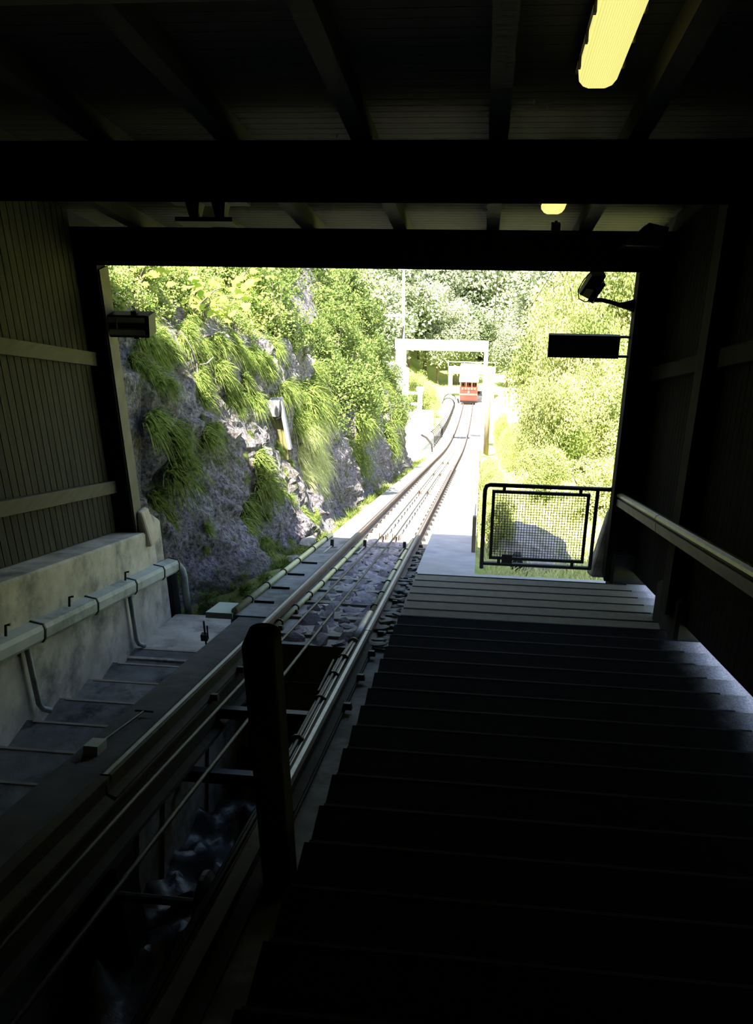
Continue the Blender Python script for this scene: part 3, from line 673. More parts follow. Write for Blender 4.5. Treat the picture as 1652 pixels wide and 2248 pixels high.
# ---- conduits
def conduit(name, pts, r, mat, lab, clips, cr=.012):
    t = thing(name, pts[0], lab, 'conduit')
    part('pipe', MB().tube(pts, r, 10), mat, t, smooth=True)
    for p, d in clips:
        part('pipe_clip', MB().tube([p - d * .014, p + d * .014], r + cr, 10), 'clip', t)
    return t
D = S(0, 1, 0)
t = conduit('conduit', [S(-2.43, u, -2.085) for u in (8.8, 14.8)], .036, 'conduit', 'yellowish conduit along the outer edge of the left slab', [(S(-2.43, u, -2.085), D) for u in (9.4, 10.2, 11.1, 12.0, 13.1, 14.2)])
for u in (9.42, 10.22, 11.12, 12.02):
    part('clip_arm', MB().sbox(-2.38, -2.16, u - .012, u + .012, -2.125, -2.095), 'clip', t)
conduit('conduit', [S(-1.9, 8.1, -2.11), S(-1.845, 10.5, -2.1), S(-1.83, 14.4, -2.1)], .03, 'conduit', 'thin yellowish conduit just inside the left rail', [(S(-1.9 + (.055) * min(1, (u - 8.1) / 2.4), u, -2.105), D) for u in (8.5, 9.2, 9.9, 10.6, 11.5, 12.4, 13.4)])
conduit('conduit', [S(-1.035, 8.9, -2.08), S(-1.045, 11.6, -2.08), S(-1.03, 14.4, -2.08)], .034, 'conduit', 'yellowish conduit just inside the right rail', [(S(-1.04, u, -2.08), D) for u in (9.3, 10.0, 10.7, 11.5, 12.3, 13.3)])
conduit('conduit', [S(-1.05, 7.75, -2.07), S(-1.04, 8.92, -2.07)], .046, 'conduit_grey', 'grey open-ended sleeve where the cables come out', [(S(-1.05, 7.78, -2.07), D)], .004)
t = thing('cable_bundle', S(-1.05, 5.5, -2.1), 'bundle of grey cables tied along the right rail over the pit', 'cable')
for dx, dn, mt in ((0, 0, 'conduit_grey'), (-.028, .01, 'cable'), (.024, .012, 'conduit_grey'), (-.005, .03, 'cable')):
    part('cable', MB().tube([S(-1.05 + dx * .6, 7.8, -2.07 + dn * .6), S(-1.06 + dx, 7.2, -2.07 + dn), S(-1.05 + dx, 6.2, -2.07 + dn), S(-1.04 + dx, 5.0, -2.08 + dn), S(-1.04 + dx, 2.0, -2.08 + dn)], .013, 8), mt, t, smooth=True)
for u in (5.3, 6.1, 6.7, 7.2):
    part('cable_tie', MB().tube([S(-1.055, u, -2.062), S(-1.055, u + .02, -2.062)], .046, 8), 'clip', t)
solid('loose_rod', MB().tube([S(-1.13, 7.15, -2.06), S(-1.12, 6.4, -2.09)], .009, 6).tube([S(-1.16, 7.16, -2.06), S(-1.10, 7.16, -2.06)], .009, 6), 'cable', 'thin bent rod leaning against the cable bundle', 'rod')
# cover plate, lever, box on the kerb
solid('cover_plate', MB().sbox(-2.72, -2.44, 8.75, 9.25, -2.16, -2.10), 'pale_plate', 'pale green plate at the near end of the outer conduit', 'plate')
p = S(-3.0, 9.72, -2.8)
t = thing('signal_lever', p, 'thin black lever stand on the service landing', 'lever')
part('rod', MB().tube([p, p + Vector((0, 0, .42))], .011, 6), 'black', t)
part('box', MB().box(p.x - .045, p.x + .03, p.y - .03, p.y + .03, p.z + .17, p.z + .25), 'black', t)
part('handle', MB().tube([p + Vector((.03, 0, .2)), p + Vector((.035, 0, .36))], .009, 6), 'black', t)
t = thing('switch_box', S(-2.27, 5.05, -2.13), 'small grey switch box with a rod on the left kerb', 'box')
part('case', MB().sbox(-2.31, -2.22, 5.0, 5.14, -2.13, -2.07), 'duct', t)
part('rod', MB().tube([S(-2.26, 5.13, -2.095), S(-2.22, 5.75, -2.1)], .008, 6), 'cable', t)
part('rod_end', MB().tube([S(-2.28, 5.75, -2.1), S(-2.15, 5.75, -2.1)], .007, 6), 'cable', t)
for i, (x, u) in enumerate(((-2.22, 13.6), (-1.72, 13.7), (-1.1, 13.7), (-.72, 13.5))):
    t = thing('point_rod_crank', S(x, u, -2.15), ['small iron crank on the left edge slab', 'small iron crank inside the left rail', 'small iron crank inside the right rail', 'small iron crank beside the platform edge'][i], 'crank', 'iron cranks at the edge of the shade')
    part('base', MB().sbox(x - .08, x + .08, u - .06, u + .06, -2.17, -2.11), 'sleeper', t)
    part('lever', MB().sbox(x - .02, x + .025, u - .03, u + .04, -2.11, -2.0), 'clip', t)
    part('arm', MB().tube([S(x, u, -2.1), S(x - .04, u - .55, -2.13)], .013, 6), 'conduit_grey', t)
t = thing('fence_post', S(-.02, 12.75, -1.96), 'short brown metal post at the platform edge', 'post')
part('post', MB().box(-.06, -.005, S(0, 12.75, -1.95).y - .03, S(0, 12.75, -1.95).y + .03, S(0, 12.78, -1.96).z, -5.56), 'brown_pole', t)
part('rail_wire', MB().tube([Vector((-.03, S(0, 12.75, -1.95).y, -5.6)), S(-.02, 16, -1.3), S(-.02, 22, -1.35), S(0, 30, -1.4)], .011, 6), 'duct', t)

# ================================================================== OUTSIDE: GROUND
def cliff_s(u, n):
    m = n + 2.3
    x = -2.87 - .30 * m
    if u < 14: x -= .33 * (14 - u) * max(0, min(1, m / 1.2))
    x -= 1.3 * (1 - sstep(11.0, 12.2, u)) * (1 - max(0, min(1, m / 1.2)))
    nb = .9 + .06 * (u - 11); k2 = .75 - .45 * sstep(15, 24, u)
    if n > nb: x -= (n - nb) * k2
    if u > 38: x -= (u - 38) * .5
    return x
def cliff_x(u, n):
    a = fr(u * .35, n * .35, 1.7, 3) * .42
    b = noise.ridged_multi_fractal(Vector((u * .8, n * .55, 4.2)), 1.0, 2.1, 4, 1.0, 2.0) * .13
    c = fr(u * 3.1, n * 2.2, 9.0, 3) * .10
    d = noise.ridged_multi_fractal(Vector((u * 2.6, n * 1.7, 1.2)), 1.0, 2.2, 3, 1.0, 2.0) * .075 + fr(u * 7.5, n * 6.0, 3.0, 3) * .055
    q = math.floor(n * 1.7 + u * .5 + .8 * fr(u * .6, n * .6, 2.0, 2)) % 3 * .05      # broken ledges
    soft = 1 - .55 * sstep(.9, 2.2, n)
    x = cliff_s(u, n) + (a + b + c + d + q) * soft - .24
    lim = -2.50 - .10 * max(0, n + 2.3)
    if u < 11.2: lim = min(lim, -4.0 if n < -1.2 else -4.35)
    return min(x, lim)
def gridmesh(us, ns, F):
    mb = MB(); k = len(ns)
    for u in us:
        for n in ns: mb.v.append(F(u, n))
    for i in range(len(us) - 1):
        for j in range(k - 1):
            mb.f.append((i * k + j, (i + 1) * k + j, (i + 1) * k + j + 1, i * k + j + 1)); mb.mi.append(0)
    return mb
us = frange(9.5, 10.9, .15) + frange(10.95, 17, .055) + frange(17.1, 26, .11) + frange(26.2, 60, .25); ns = frange(-3.2, 2.2, .055) + frange(2.3, 3.2, .12) + frange(3.4, 14, .3)
tag(link('cliff', gridmesh(us, ns, lambda u, n: T(cliff_x(u, n), u, n)).mesh('cliff', 'rock')), 'grey broken rock cliff rising left of the track', 'cliff', None, 'structure')

def gn(x, u):                                   # ground right of the line
    n = -2.15 - .28 * sstep(0, .8, x) + .055 * max(0, u - 16) * sstep(.3, 4, x) + .10 * max(0, x - 2.5)
    return n + .07 * fr(x * .8, u * .8, 5.0, 3)
xs = [.0, .2, .45, .8, 1.2, 1.6, 2.0, 2.5] + frange(3, 12, .7) + frange(14, 60, 4)
us = [-6, -3, 0, 3, 6, 8] + frange(9, 30, .6) + frange(31.5, 60, 1.5)
def gr_pt(u, x):
    xx = x if u > 10.9 else max(x, 2.0) if x < 2.6 else x
    return T(xx, u, gn(x, u))
tag(link('meadow', gridmesh(us, xs, gr_pt).mesh('meadow', 'meadow', smooth=True)), 'sunlit grassy bank right of the platform path', 'meadow', None, 'structure')
xs = frange(-4.6, -2.35, .15); us = frange(10.9, 12.3, .2) + frange(12.5, 46, .4)
tag(link('verge', gridmesh(us, xs, lambda u, x: T(x, u, -2.33 - .62 * (1 - sstep(11.0, 12.2, u)) + .14 * fr(x * 2, u * 1.3, 7.0, 3))).mesh('verge', 'earth', smooth=True)), 'grassy strip of earth at the foot of the cliff', 'verge', None, 'structure')
def far_n(x, u):
    return -2.6 + .75 * max(0, -x - 6) + .40 * max(0, x - 4) + .6 * fr(x * .1, u * .1, 2.0, 3) * sstep(5, 10, abs(x + 1))
xs = frange(-90, -12, 6) + frange(-10, 10, 1.5) + frange(12, 90, 6); us = frange(44, 120, 3) + frange(126, 200, 8)
tag(link('valley_slope', gridmesh(us, xs, lambda u, x: T(x, u, far_n(x, u))).mesh('valley_slope', 'meadow', smooth=True)), 'overgrown valley slope in the distance', 'slope', None, 'structure')

# ================================================================== PLANTS
def quads_mesh(name, verts, faces, mats, mi=None):
    me = bpy.data.meshes.new(name); me.from_pydata(verts, [], faces)
    for a in mats: me.materials.append(M[a])
    if mi: me.polygons.foreach_set('material_index', mi)
    me.update(); return me
def blade(vs, fs, p, d, L, w, droop, rnd):
    sd = Vector((rnd.uniform(-1, 1), rnd.uniform(-1, 1), rnd.uniform(-.3, .3)))
    sd = (sd - d * sd.dot(d)).normalized() * w; b = len(vs)
    for t, ww in ((0, 1), (.35, .85), (.7, .55)):
        c = p + d * (L * t) + Vector((0, 0, -droop * L * t * t))
        vs.append(tuple(c - sd * ww)); vs.append(tuple(c + sd * ww))
    vs.append(tuple(p + d * L + Vector((0, 0, -droop * L))))
    fs += [(b, b + 1, b + 3, b + 2), (b + 2, b + 3, b + 5, b + 4), (b + 4, b + 5, b + 6)]
def tuft_mesh(seed, n, hang, mat, wid=.010, R0=.16):
    rnd = random.Random(seed); vs, fs = [], []
    for i in range(n):
        a = rnd.uniform(0, 6.283); r = R0 * math.sqrt(rnd.random())
        if hang:
            p = Vector((rnd.uniform(-.05, .02), r * math.cos(a) * 1.5, r * math.sin(a)))
            d = Vector((rnd.uniform(.25, 1), rnd.gauss(0, .5), rnd.uniform(-.1, 1.0))).normalized()
            blade(vs, fs, p, d, rnd.uniform(.28, .62), wid, rnd.uniform(.5, 1.5), rnd)
        else:
            p = Vector((r * math.cos(a), r * math.sin(a), 0))
            d = Vector((rnd.gauss(0, .4), rnd.gauss(0, .4), 1)).normalized()
            blade(vs, fs, p, d, rnd.uniform(.3, .7), wid, rnd.uniform(.1, .6), rnd)
    return quads_mesh('grass_tuft', vs, fs, [mat])
def leaf(vs, fs, p, d, up, L, w):
    sd = d.cross(up)
    if sd.length < 1e-4: sd = d.orthogonal()
    sd = sd.normalized() * w; b = len(vs)
    vs += [tuple(p), tuple(p + d * L * .5 + sd + up * w * .3), tuple(p + d * L), tuple(p + d * L * .5 - sd + up * w * .3)]
    fs.append((b, b + 1, b + 2, b + 3))
def rvec(rnd):
    while True:
        v = Vector((rnd.uniform(-1, 1), rnd.uniform(-1, 1), rnd.uniform(-1, 1)))
        if .05 < v.length < 1: return v.normalized()
def bush_mesh(seed, nl, ls, mat, blobs=34, rb=.34, shape=(1, 1, 1), extra=None):
    rnd = random.Random(seed); vs, fs, mi = [], [], []
    cs = []
    for i in range(blobs):
        v = rvec(rnd); r = rnd.uniform(.35, .82)
        cs.append((Vector((v.x * r * shape[0], v.y * r * shape[1], 1 + v.z * r * shape[2])), rb * rnd.uniform(.7, 1.25)))
    for i in range(nl):
        c, r = rnd.choice(cs); v = rvec(rnd)
        if v.z < -.3 and rnd.random() < .6: v.z *= -1
        p = c + v * r * rnd.uniform(.75, 1.05)
        if p.z < .02: p.z = .02 + rnd.random() * .1
        d = (v * .5 + rvec(rnd) + Vector((0, 0, -.2))).normalized(); upv = (v + Vector((0, 0, .8)) + rvec(rnd) * .6).normalized()
        leaf(vs, fs, p, d, upv, ls * rnd.uniform(.7, 1.4), ls * rnd.uniform(.26, .42)); mi.append(1 if extra and rnd.random() < extra[1] else 0)
    st = MB()
    for c, r in cs[:12]:
        st.tube([Vector((c.x * .08, c.y * .08, 0)), Vector((c.x * .4, c.y * .4, c.z * .5)), c], [.035, .022, .008], 5)
    return quads_mesh('foliage', vs, fs, [mat] + ([extra[0]] if extra else []), mi if extra else None), st.mesh('stem', 'bark')
def put(name, meshes, loc, rot, sc, label, cat, group):
    o = link(name, meshes[0], None, loc, rot, sc); tag(o, label, cat, group)
    if len(meshes) > 1 and meshes[1]:
        link('stem', meshes[1], o)
    return o

rnd = random.Random(11)
hangs = [tuft_mesh(i, 260, True, 'grass') for i in range(5)]
ups = [tuft_mesh(30 + i, 150, False, 'grass') for i in range(3)]
lit_tufts = [tuft_mesh(60 + i, 240, True, 'grass_lit', .008) for i in range(2)]
herbs = [bush_mesh(100 + i, 900, .11, 'leaf_herb', 20, .36) for i in range(4)]
herbs_s = [bush_mesh(160 + i, 800, .13, 'leaf_sunny', 20, .36) for i in range(3)]
herbs_y = bush_mesh(140, 700, .10, 'leaf_herb', 18, .36, extra=('flower', .25))
def put_herb(pr, loc, rot, sc, label, group):
    o = link('herb_clump', pr[1], None, loc, rot, sc); tag(o, label, 'herb', group)
    tag(link('leaves', pr[0], o), None, None, None, 'stuff')
    return o
def on_cliff(u, n, back=.02):
    return T(cliff_x(u, n) - back, u, n)
# the large hanging tufts of the shaded near face: (u, n, size, own label)
big = [(11.55, -.40, .85, 'large green grass tuft, middle of the shaded near cliff'), (11.2, -.22, .85, 'large grass tuft beside the left post on the shaded cliff'),
       (11.55, -.85, 1.0, 'largest hanging grass tuft low on the shaded near cliff'), (11.4, -1.2, .75, 'hanging grass tip below the largest tuft on the near cliff'),
       (12.3, -.38, .8, 'grass tuft right of the middle of the shaded near cliff'), (13.7, -.8, .8, 'upper tuft of the long grass streak below the wooden hatch'), (13.6, -1.15, .88, 'second tuft of the long grass streak below the hatch'),
       (13.3, -1.48, .88, 'third tuft of the long grass streak below the hatch'), (12.95, -1.78, .75, 'lowest tuft of the long grass streak below the hatch'),
       (12.7, .14, .6, 'dark grass tuft under the cliff brow by the bare root')]
for u, n, s_, lab in big:
    put('grass_tuft', (rnd.choice(hangs),), on_cliff(u, n), (0, 0, rnd.uniform(-.3, .3)), s_, lab, 'grass tuft', 'large grass tufts on the near cliff')
for u, n in ((12.73, .5), (13.33, .63), (13.99, .53), (13.2, .9), (14.4, .8), (11.47, .5), (11.8, .72), (11.3, .7), (12.28, .75), (12.7, .95), (13.99, 1.02), (14.6, .95), (15.4, .3), (15.8, 1.0), (11.62, .95), (12.0, .9), (14.9, .6), (15.2, .9), (14.1, .15), (13.6, .25), (11.45, .3), (13.0, 1.2), (12.2, 1.15), (11.4, 1.15)):
    for q in range(2):
        uu, nn = u + rnd.uniform(-.2, .2), n + rnd.uniform(-.12, .12)
        put('grass_tuft', (rnd.choice(hangs),), on_cliff(uu, nn), (0, 0, rnd.uniform(-.5, .5)), rnd.uniform(.42, .72), 'green grass tuft hanging over the cliff brow', 'grass tuft', 'grass tufts along the cliff brow')
for i in range(46):
    u, n = rnd.uniform(11.4, 16), rnd.uniform(-2.1, .4)
    put('grass_tuft', (rnd.choice(hangs),), on_cliff(u, n), (0, 0, rnd.uniform(-.5, .5)), rnd.uniform(.18, .42), 'small grass tuft in a crack of the near cliff', 'grass tuft', 'small tufts in the rock cracks')
for i in range(20):
    u, n = rnd.uniform(11.4, 14.5), rnd.uniform(-2.6, -2.15)
    put('grass_tuft', (rnd.choice(hangs),), on_cliff(u, n), (0, 0, rnd.uniform(-.5, .5)), rnd.uniform(.3, .6), 'grass tuft at the foot of the near cliff', 'grass tuft', 'tufts at the foot of the near cliff')
for i in range(26):
    u, n = rnd.uniform(16.4, 19.2), rnd.uniform(-1.5, -.2)
    put('grass_tuft', (rnd.choice(lit_tufts),), on_cliff(u, n), (0, 0, rnd.uniform(-.5, .5)), rnd.uniform(.55, .95), 'pale sunlit grass tuft right of the wooden hatch', 'grass tuft', 'pale tufts right of the hatch')
for i in range(60):
    u = rnd.uniform(16, 40); n = rnd.uniform(-1.4, 2.4)
    if u < 19.5 and n < -.2: continue
    put('grass_tuft', (rnd.choice(hangs),), on_cliff(u, n), (0, 0, rnd.uniform(-.5, .5)), rnd.uniform(.6, 1.4), 'grass tuft on the far part of the cliff', 'grass tuft', 'tufts on the far part of the cliff')
for i in range(34):
    u, x = rnd.uniform(11.3, 14.2), rnd.uniform(-3.5, -2.58)
    put('grass_tuft', (rnd.choice(ups),), S(x, u, -2.36 - .5 * (1 - sstep(11.0, 12.2, u))), (0, 0, rnd.uniform(0, 6)), rnd.uniform(.25, .5), 'grass tuft on the verge beside the outer conduit', 'grass tuft', 'tufts on the verge by the conduit')
# herbs on the upper slope and the far cliff
for i in range(205):
    u = rnd.uniform(11.0, 26) if i < 120 else rnd.uniform(10.9, 16.5); n = rnd.uniform(1.0, 4.2) if i < 120 else rnd.uniform(.95, 3.0)
    if 19.3 < u and rnd.random() < .3: continue
    if abs((u - 19.5) - (n - 1.3) * 3.3) < 1.7 and u > 19: continue        # the bare rock strip
    s_ = rnd.uniform(.2, .38) * (1 if u < 16 else 1.35)
    put_herb(rnd.choice(herbs_s + ([herbs_y] if rnd.random() < .3 else herbs_s) if u < 17 else herbs), on_cliff(u, n, .1), (0, .45, rnd.uniform(0, 6)), s_, 'leafy herb clump on the slope above the cliff', 'herbs on the slope above the cliff')
for i in range(118):
    u = rnd.uniform(16, 40); n = rnd.uniform(-.6, 5.5) if i < 45 else rnd.uniform(-.8, 2.2)
    if n < .3 and u < 17.5: continue
    if abs((u - 19.5) - (n - 1.3) * 3.3) < 1.7: continue
    put_herb(rnd.choice(herbs), on_cliff(u, n, .1), (0, .6, rnd.uniform(0, 6)), rnd.uniform(.42, .75), 'green leafy clump on the far part of the cliff', 'clumps on the far part of the cliff')
for u, n, s_, lab in ((26.8, 1.9, 1.0, 'dark green shrub right of the bare rock strip'), (28.5, 1.1, .9, 'dark green shrub halfway up the far cliff'), (31, 3.6, 1.3, 'green shrub at the top edge beside the rock strip'),
                      (24.5, 1.4, .8, 'green shrub below the bare rock strip'), (20.4, 2.6, .8, 'green shrub above the wooden hatch'), (33, 2.2, 1.1, 'yellow green shrub near the outer edge of the cliff'), (36, 3.5, 1.3, 'pale shrub on the outer shoulder of the cliff')):
    put('shrub', bush_mesh(int(u * 10), 2600, .10, 'leaf_herb'), on_cliff(u, n, .5), (0, .4, rnd.uniform(0, 6)), s_, lab, 'shrub', None)
for u in frange(14.4, 44, .42):
    put('grass_tuft', (rnd.choice(ups + lit_tufts[:1]),), T(-2.62 + rnd.uniform(-.08, .1), u, -2.3), (-SL * 0, 0, rnd.uniform(0, 6)), rnd.uniform(.3, .7), 'grass tuft along the outer edge of the track slab', 'grass tuft', 'tufts along the track slab')

for i in range(9):
    u, x = rnd.uniform(11.25, 12.3), rnd.uniform(-3.6, -2.75)
    put_herb(rnd.choice(herbs), S(x, u, -2.45 - .5 * (1 - sstep(11.0, 12.2, u))), (0, 0, rnd.uniform(0, 6)), rnd.uniform(.12, .22), 'green weed at the foot of the cliff beyond the service landing', 'weeds beyond the service landing')
# maple saplings with large leaves
def maple_leaf():
    pts = [(0, 0), (.18, -.06), (.5, .08), (.40, .26), (.62, .52), (.34, .54), (.28, .74), (0, 1.05), (-.28, .74), (-.34, .54), (-.62, .52), (-.40, .26), (-.5, .08), (-.18, -.06)]
    vs = [(x, y, -.25 * abs(x) ** 1.5 - .12 * y * y) for x, y in pts] + [(0, .42, .02)]
    fs = [(14, i, (i + 1) % 14) for i in range(14)]
    return quads_mesh('leaf', vs, fs, ['leaf_maple'])
mlf = maple_leaf()
def sapling(base, tips, lab, nl, ls):
    t = thing('maple_sapling', base, lab, 'sapling')
    for tip in tips:
        mid = (base + tip) / 2 + Vector((.1, 0, .15))
        br = part('branch', MB().tube([base, mid, tip], [.018, .012, .005], 6), 'bark', t, smooth=True)
        for i in range(nl):
            q = rnd.uniform(.35, 1.02); p = base.lerp(mid, q * 2) if q < .5 else mid.lerp(tip, (q - .5) * 2)
            p = p + Vector((rnd.gauss(0, .13), rnd.gauss(0, .16), rnd.gauss(0, .10)))
            link('leaf', mlf, br, p - origin(br), (rnd.uniform(-.5, .6), rnd.uniform(.1, .9), rnd.uniform(-2.6, -.4)), ls * rnd.uniform(.7, 1.3))
b = on_cliff(13.3, 1.35)
sapling(b, [b + Vector((.55, .5, .35)), b + Vector((.65, -.1, .1)), b + Vector((.6, .9, .05)), b + Vector((.3, -.5, .5))], 'maple sapling with large bright leaves on the cliff brow', 15, .13)
b = on_cliff(12.5, 1.55)
sapling(b, [b + Vector((.4, .4, .5)), b + Vector((.35, -.3, .45)), b + Vector((.4, .1, .75))], 'maple sapling with sunlit leaves near the left post', 14, .11)
b = on_cliff(16.2, 1.9)
sapling(b, [b + Vector((.5, .5, .4)), b + Vector((.55, -.4, .3)), b + Vector((.5, 0, .7))], 'maple sapling above the grass brow in the middle of the slope', 13, .13)
# bare root and hatch
b = on_cliff(12.3, .95, -.12)
t = thing('bare_root', b, 'thin bare root bent over the cliff face', 'root')
part('root_strand', MB().tube([b + Vector((0, -.05, .1)), b + Vector((.12, 0, -.15)), b + Vector((.16, .0, -.34)), b + Vector((.18, .06, -.42)), b + Vector((.24, .25, -.45)), b + Vector((.28, .42, -.41))], [.007, .007, .008, .009, .011, .012], 6), 'root_wood', t, smooth=True)
part('side_root', MB().tube([b + Vector((.16, .02, -.36)), b + Vector((.18, -.02, -.6)), b + Vector((.2, .03, -.72)), b + Vector((.24, .16, -.84))], [.006, .005, .005, .004], 6), 'root_wood', t, smooth=True)
hx, hy = -3.45, S(0, 15.35, -.3).y - .12
z0, z1 = S(0, 15.3, -.95).z, S(0, 15.4, .30).z
t = thing('wooden_hatch', (hx, hy, z0), 'mossy board hatch in a grey frame set into the cliff', 'hatch')
def lean(x0, x1, y0, y1, za, zb_, dx):
    return MB().hexa([(x0, y0, za), (x1, y0, za), (x1, y1, za), (x0, y1, za), (x0 + dx, y0, zb_), (x1 + dx, y0, zb_), (x1 + dx, y1, zb_), (x0 + dx, y1, zb_)])
part('frame_board', lean(hx + .13, hx + .19, hy - .05, hy + .05, z0 + .22, z1, -.12), 'frame_wood', t)
part('frame_board', lean(hx - .20, hx - .14, hy - .03, hy + .05, z0 - .05, z0 + .4, -.05), 'frame_wood', t)
part('lintel_stone', lean(hx - .35, hx + .02, hy - .12, hy + .08, z1 - .30, z1 - .02, .03), 'boulder', t)
for i in range(4):
    part('board', lean(hx - .14 + i * .067, hx - .14 + i * .067 + .062, hy + .0, hy + .025, z0 - .05 + .02 * i, z1 - .12, -.06), 'door_wood', t)
for z in (z0 + .78, z0 + .95):
    part('hinge_strap', MB().hexa([(hx - .05, hy - .012, z - .03), (hx + .07, hy - .012, z + .03), (hx + .07, hy, z + .03), (hx - .05, hy, z - .03),
                                   (hx - .05, hy - .012, z - .01), (hx + .07, hy - .012, z + .05), (hx + .07, hy, z + .05), (hx - .05, hy, z - .01)]), 'cream', t)
# rocks low on the cliff
for i, (x, u, n, s_) in enumerate(((-2.75, 13.2, -2.3, .3), (-2.8, 14.6, -2.25, .42), (-2.72, 12.3, -2.35, .25), (-2.85, 16.3, -2.25, .35))):
    o = link('rock', cob[i], None, S(x, u, n), (0, 0, i * 1.3), (s_, s_ * .9, s_ * 1.1))
    me = cob[i].copy(); me.materials.clear(); me.materials.append(M['boulder']); o.data = me
    tag(o, ['fallen rock beside the outer conduit in the shade', 'large pale fallen rock at the cliff foot', 'smallest fallen rock near the conduit end', 'farthest fallen rock at the cliff foot'][i], 'rock')

# ---- meadow grass and boulder
rnd = random.Random(21); vs, fs = [], []
for i in range(26000):
    u = 11.2 + 22 * rnd.random() ** 1.3; x = .15 + rnd.random() * (3.5 + (u - 11) * .32)
    if (x - .9) ** 2 / .2 + (u - 14.3) ** 2 / .3 < 1: continue
    blade(vs, fs, T(x, u, gn(x, u) - .01), Vector((rnd.gauss(0, .35), rnd.gauss(0, .35), 1)).normalized(), rnd.uniform(.18, .5), .007 + .0004 * u, rnd.uniform(.1, .7), rnd)
tag(link('meadow_grass', quads_mesh('meadow_grass', vs, fs, ['grass_lit'])), 'pale sunlit meadow grass behind the mesh gate', 'grass', None, 'stuff')
b = bmesh.new(); bmesh.ops.create_icosphere(b, subdivisions=4, radius=.5)
for v in b.verts:
    c = v.co.normalized(); d = .5 + .10 * fr(c.x * 1.6, c.y * 1.6, c.z * 1.6 + 3, 4)
    v.co = Vector((c.x * d * 1.35 - .16 * c.z, c.y * d * .9, c.z * d * 1.15 - (.18 * max(0, c.x) * max(0, c.z))))
me = bpy.data.meshes.new('boulder'); b.to_mesh(me); b.free(); me.materials.append(M['boulder'])
o = link('boulder', me, None, S(.84, 14.35, -2.24), (0, 0, .2)); tag(o, 'grey pointed boulder in the grass behind the mesh gate', 'boulder')
p = S(.62, 13.6, -2.35)
solid('marker_stone', MB().hexa([p + Vector(q) for q in ((-.16, -.1, 0), (.14, -.1, 0), (.14, .1, 0), (-.16, .1, 0), (-.03, -.06, .3), (.06, -.06, .3), (.06, .06, .3), (-.03, .06, .3))]), 'black', 'small dark pointed stone left of the boulder', 'stone')

# ---- bushes on the right bank
bushes = [bush_mesh(200 + i, 9000, .052, 'leaf_bush') for i in range(4)]
def bank_bush(x, u, r, h, lab, grp, n_=None):
    return put('bush', rnd.choice(bushes), T(x, u, (gn(x, u) if n_ is None else n_) - .12), (0, 0, rnd.uniform(0, 6)), (r, r, h / 2), lab, 'bush', grp)
for x, u, r, h, lab in ((2.6, 20.5, 1.0, 1.8, 'leafy bush with dark gaps in the middle of the right bank'), (3.8, 21.5, 1.2, 2.2, 'leafy bush against the right post on the bank'), (1.6, 24, .8, 2.0, 'rounded bush between the meadow and the path pole')):
    bank_bush(x, u, r, h, lab, 'nearest bushes on the right bank')
for i in range(9): bank_bush(1.6 + i * .7 + rnd.uniform(-.1, .2), rnd.uniform(26, 32), rnd.uniform(.95, 1.05) + .1 * i, rnd.uniform(2.6, 4.2), 'sunlit bush in the lower row above the meadow', 'lower row of bushes')
for i in range(11): bank_bush(2.7 + i * 1.0 + rnd.uniform(-.2, .3), rnd.uniform(36, 43), rnd.uniform(1.5, 1.75) + .1 * i, rnd.uniform(5, 7.5), 'tall sunlit bush in the middle row on the bank', 'middle row of bushes')
for i in range(12): bank_bush(4.4 + i * 1.6 + rnd.uniform(-.2, .4), rnd.uniform(48, 58), rnd.uniform(2.6, 2.9) + .08 * i, rnd.uniform(8, 12), 'tall pale bush in the upper row on the bank', 'upper row of bushes')
for u in frange(14.2, 33, .9): bank_bush(.30 + rnd.uniform(-.04, .1), u, rnd.uniform(.25, .36), rnd.uniform(.7, 1.25), 'low leafy shrub along the edge of the platform path', 'low shrubs along the path', -2.2)
for u in frange(34, 70, 2.2): bank_bush(1.25 + rnd.uniform(0, .4), u, rnd.uniform(.5, .62), rnd.uniform(1.5, 2.6), 'shrub behind the brown pole along the far path', 'shrubs along the far path', -2.4)

for i in range(16):
    u = rnd.uniform(64, 100); x = -4.6 - rnd.random() * 3.5
    put('bush', rnd.choice(bushes), T(x, u, far_n(x, u) - .2), (0, 0, rnd.uniform(0, 6)), (rnd.uniform(.9, 1.5),) * 2 + (rnd.uniform(1.2, 2.2),), 'bush on the slope left of the far railing', 'bush', 'bushes left of the far railing')
# ---- trees
def tree_protos():
    out = []
    for i in range(3):
        fol, _ = bush_mesh(300 + i, 5200, .075, 'leaf_far', 46, .26, (.75, .75, 1.0))
        out.append((fol, MB().tube([Vector((0, 0, -.45)), Vector((.02, 0, .5)), Vector((0, .02, 1.3))], [.055, .04, .015], 7).mesh('trunk', 'bark')))
    return out
def conifer(seed):
    rnd = random.Random(seed); vs, fs = [], []
    for k in range(26):
        z = .08 + 1.9 * k / 26; r = .42 * (1 - k / 27) + .02
        for j in range(9):
            a = rnd.uniform(0, 6.283); d = Vector((math.cos(a), math.sin(a), -.35 + rnd.uniform(-.1, .15)))
            for q in range(9):
                p = Vector((0, 0, z)) + d * r * (q + 1) / 9
                for s_ in (-1, 1):
                    e = (d * .6 + Vector((-d.y, d.x, 0)) * s_ + Vector((0, 0, -.3))).normalized()
                    leaf(vs, fs, p, e, Vector((0, 0, 1)), .11 * (1.15 - q / 14), .018)
    return quads_mesh('foliage', vs, fs, ['leaf_conifer']), MB().tube([Vector((0, 0, -.1)), Vector((0, 0, 1.9))], [.035, .005], 7).mesh('trunk', 'bark')
BT = tree_protos(); CT = [conifer(400), conifer(401)]
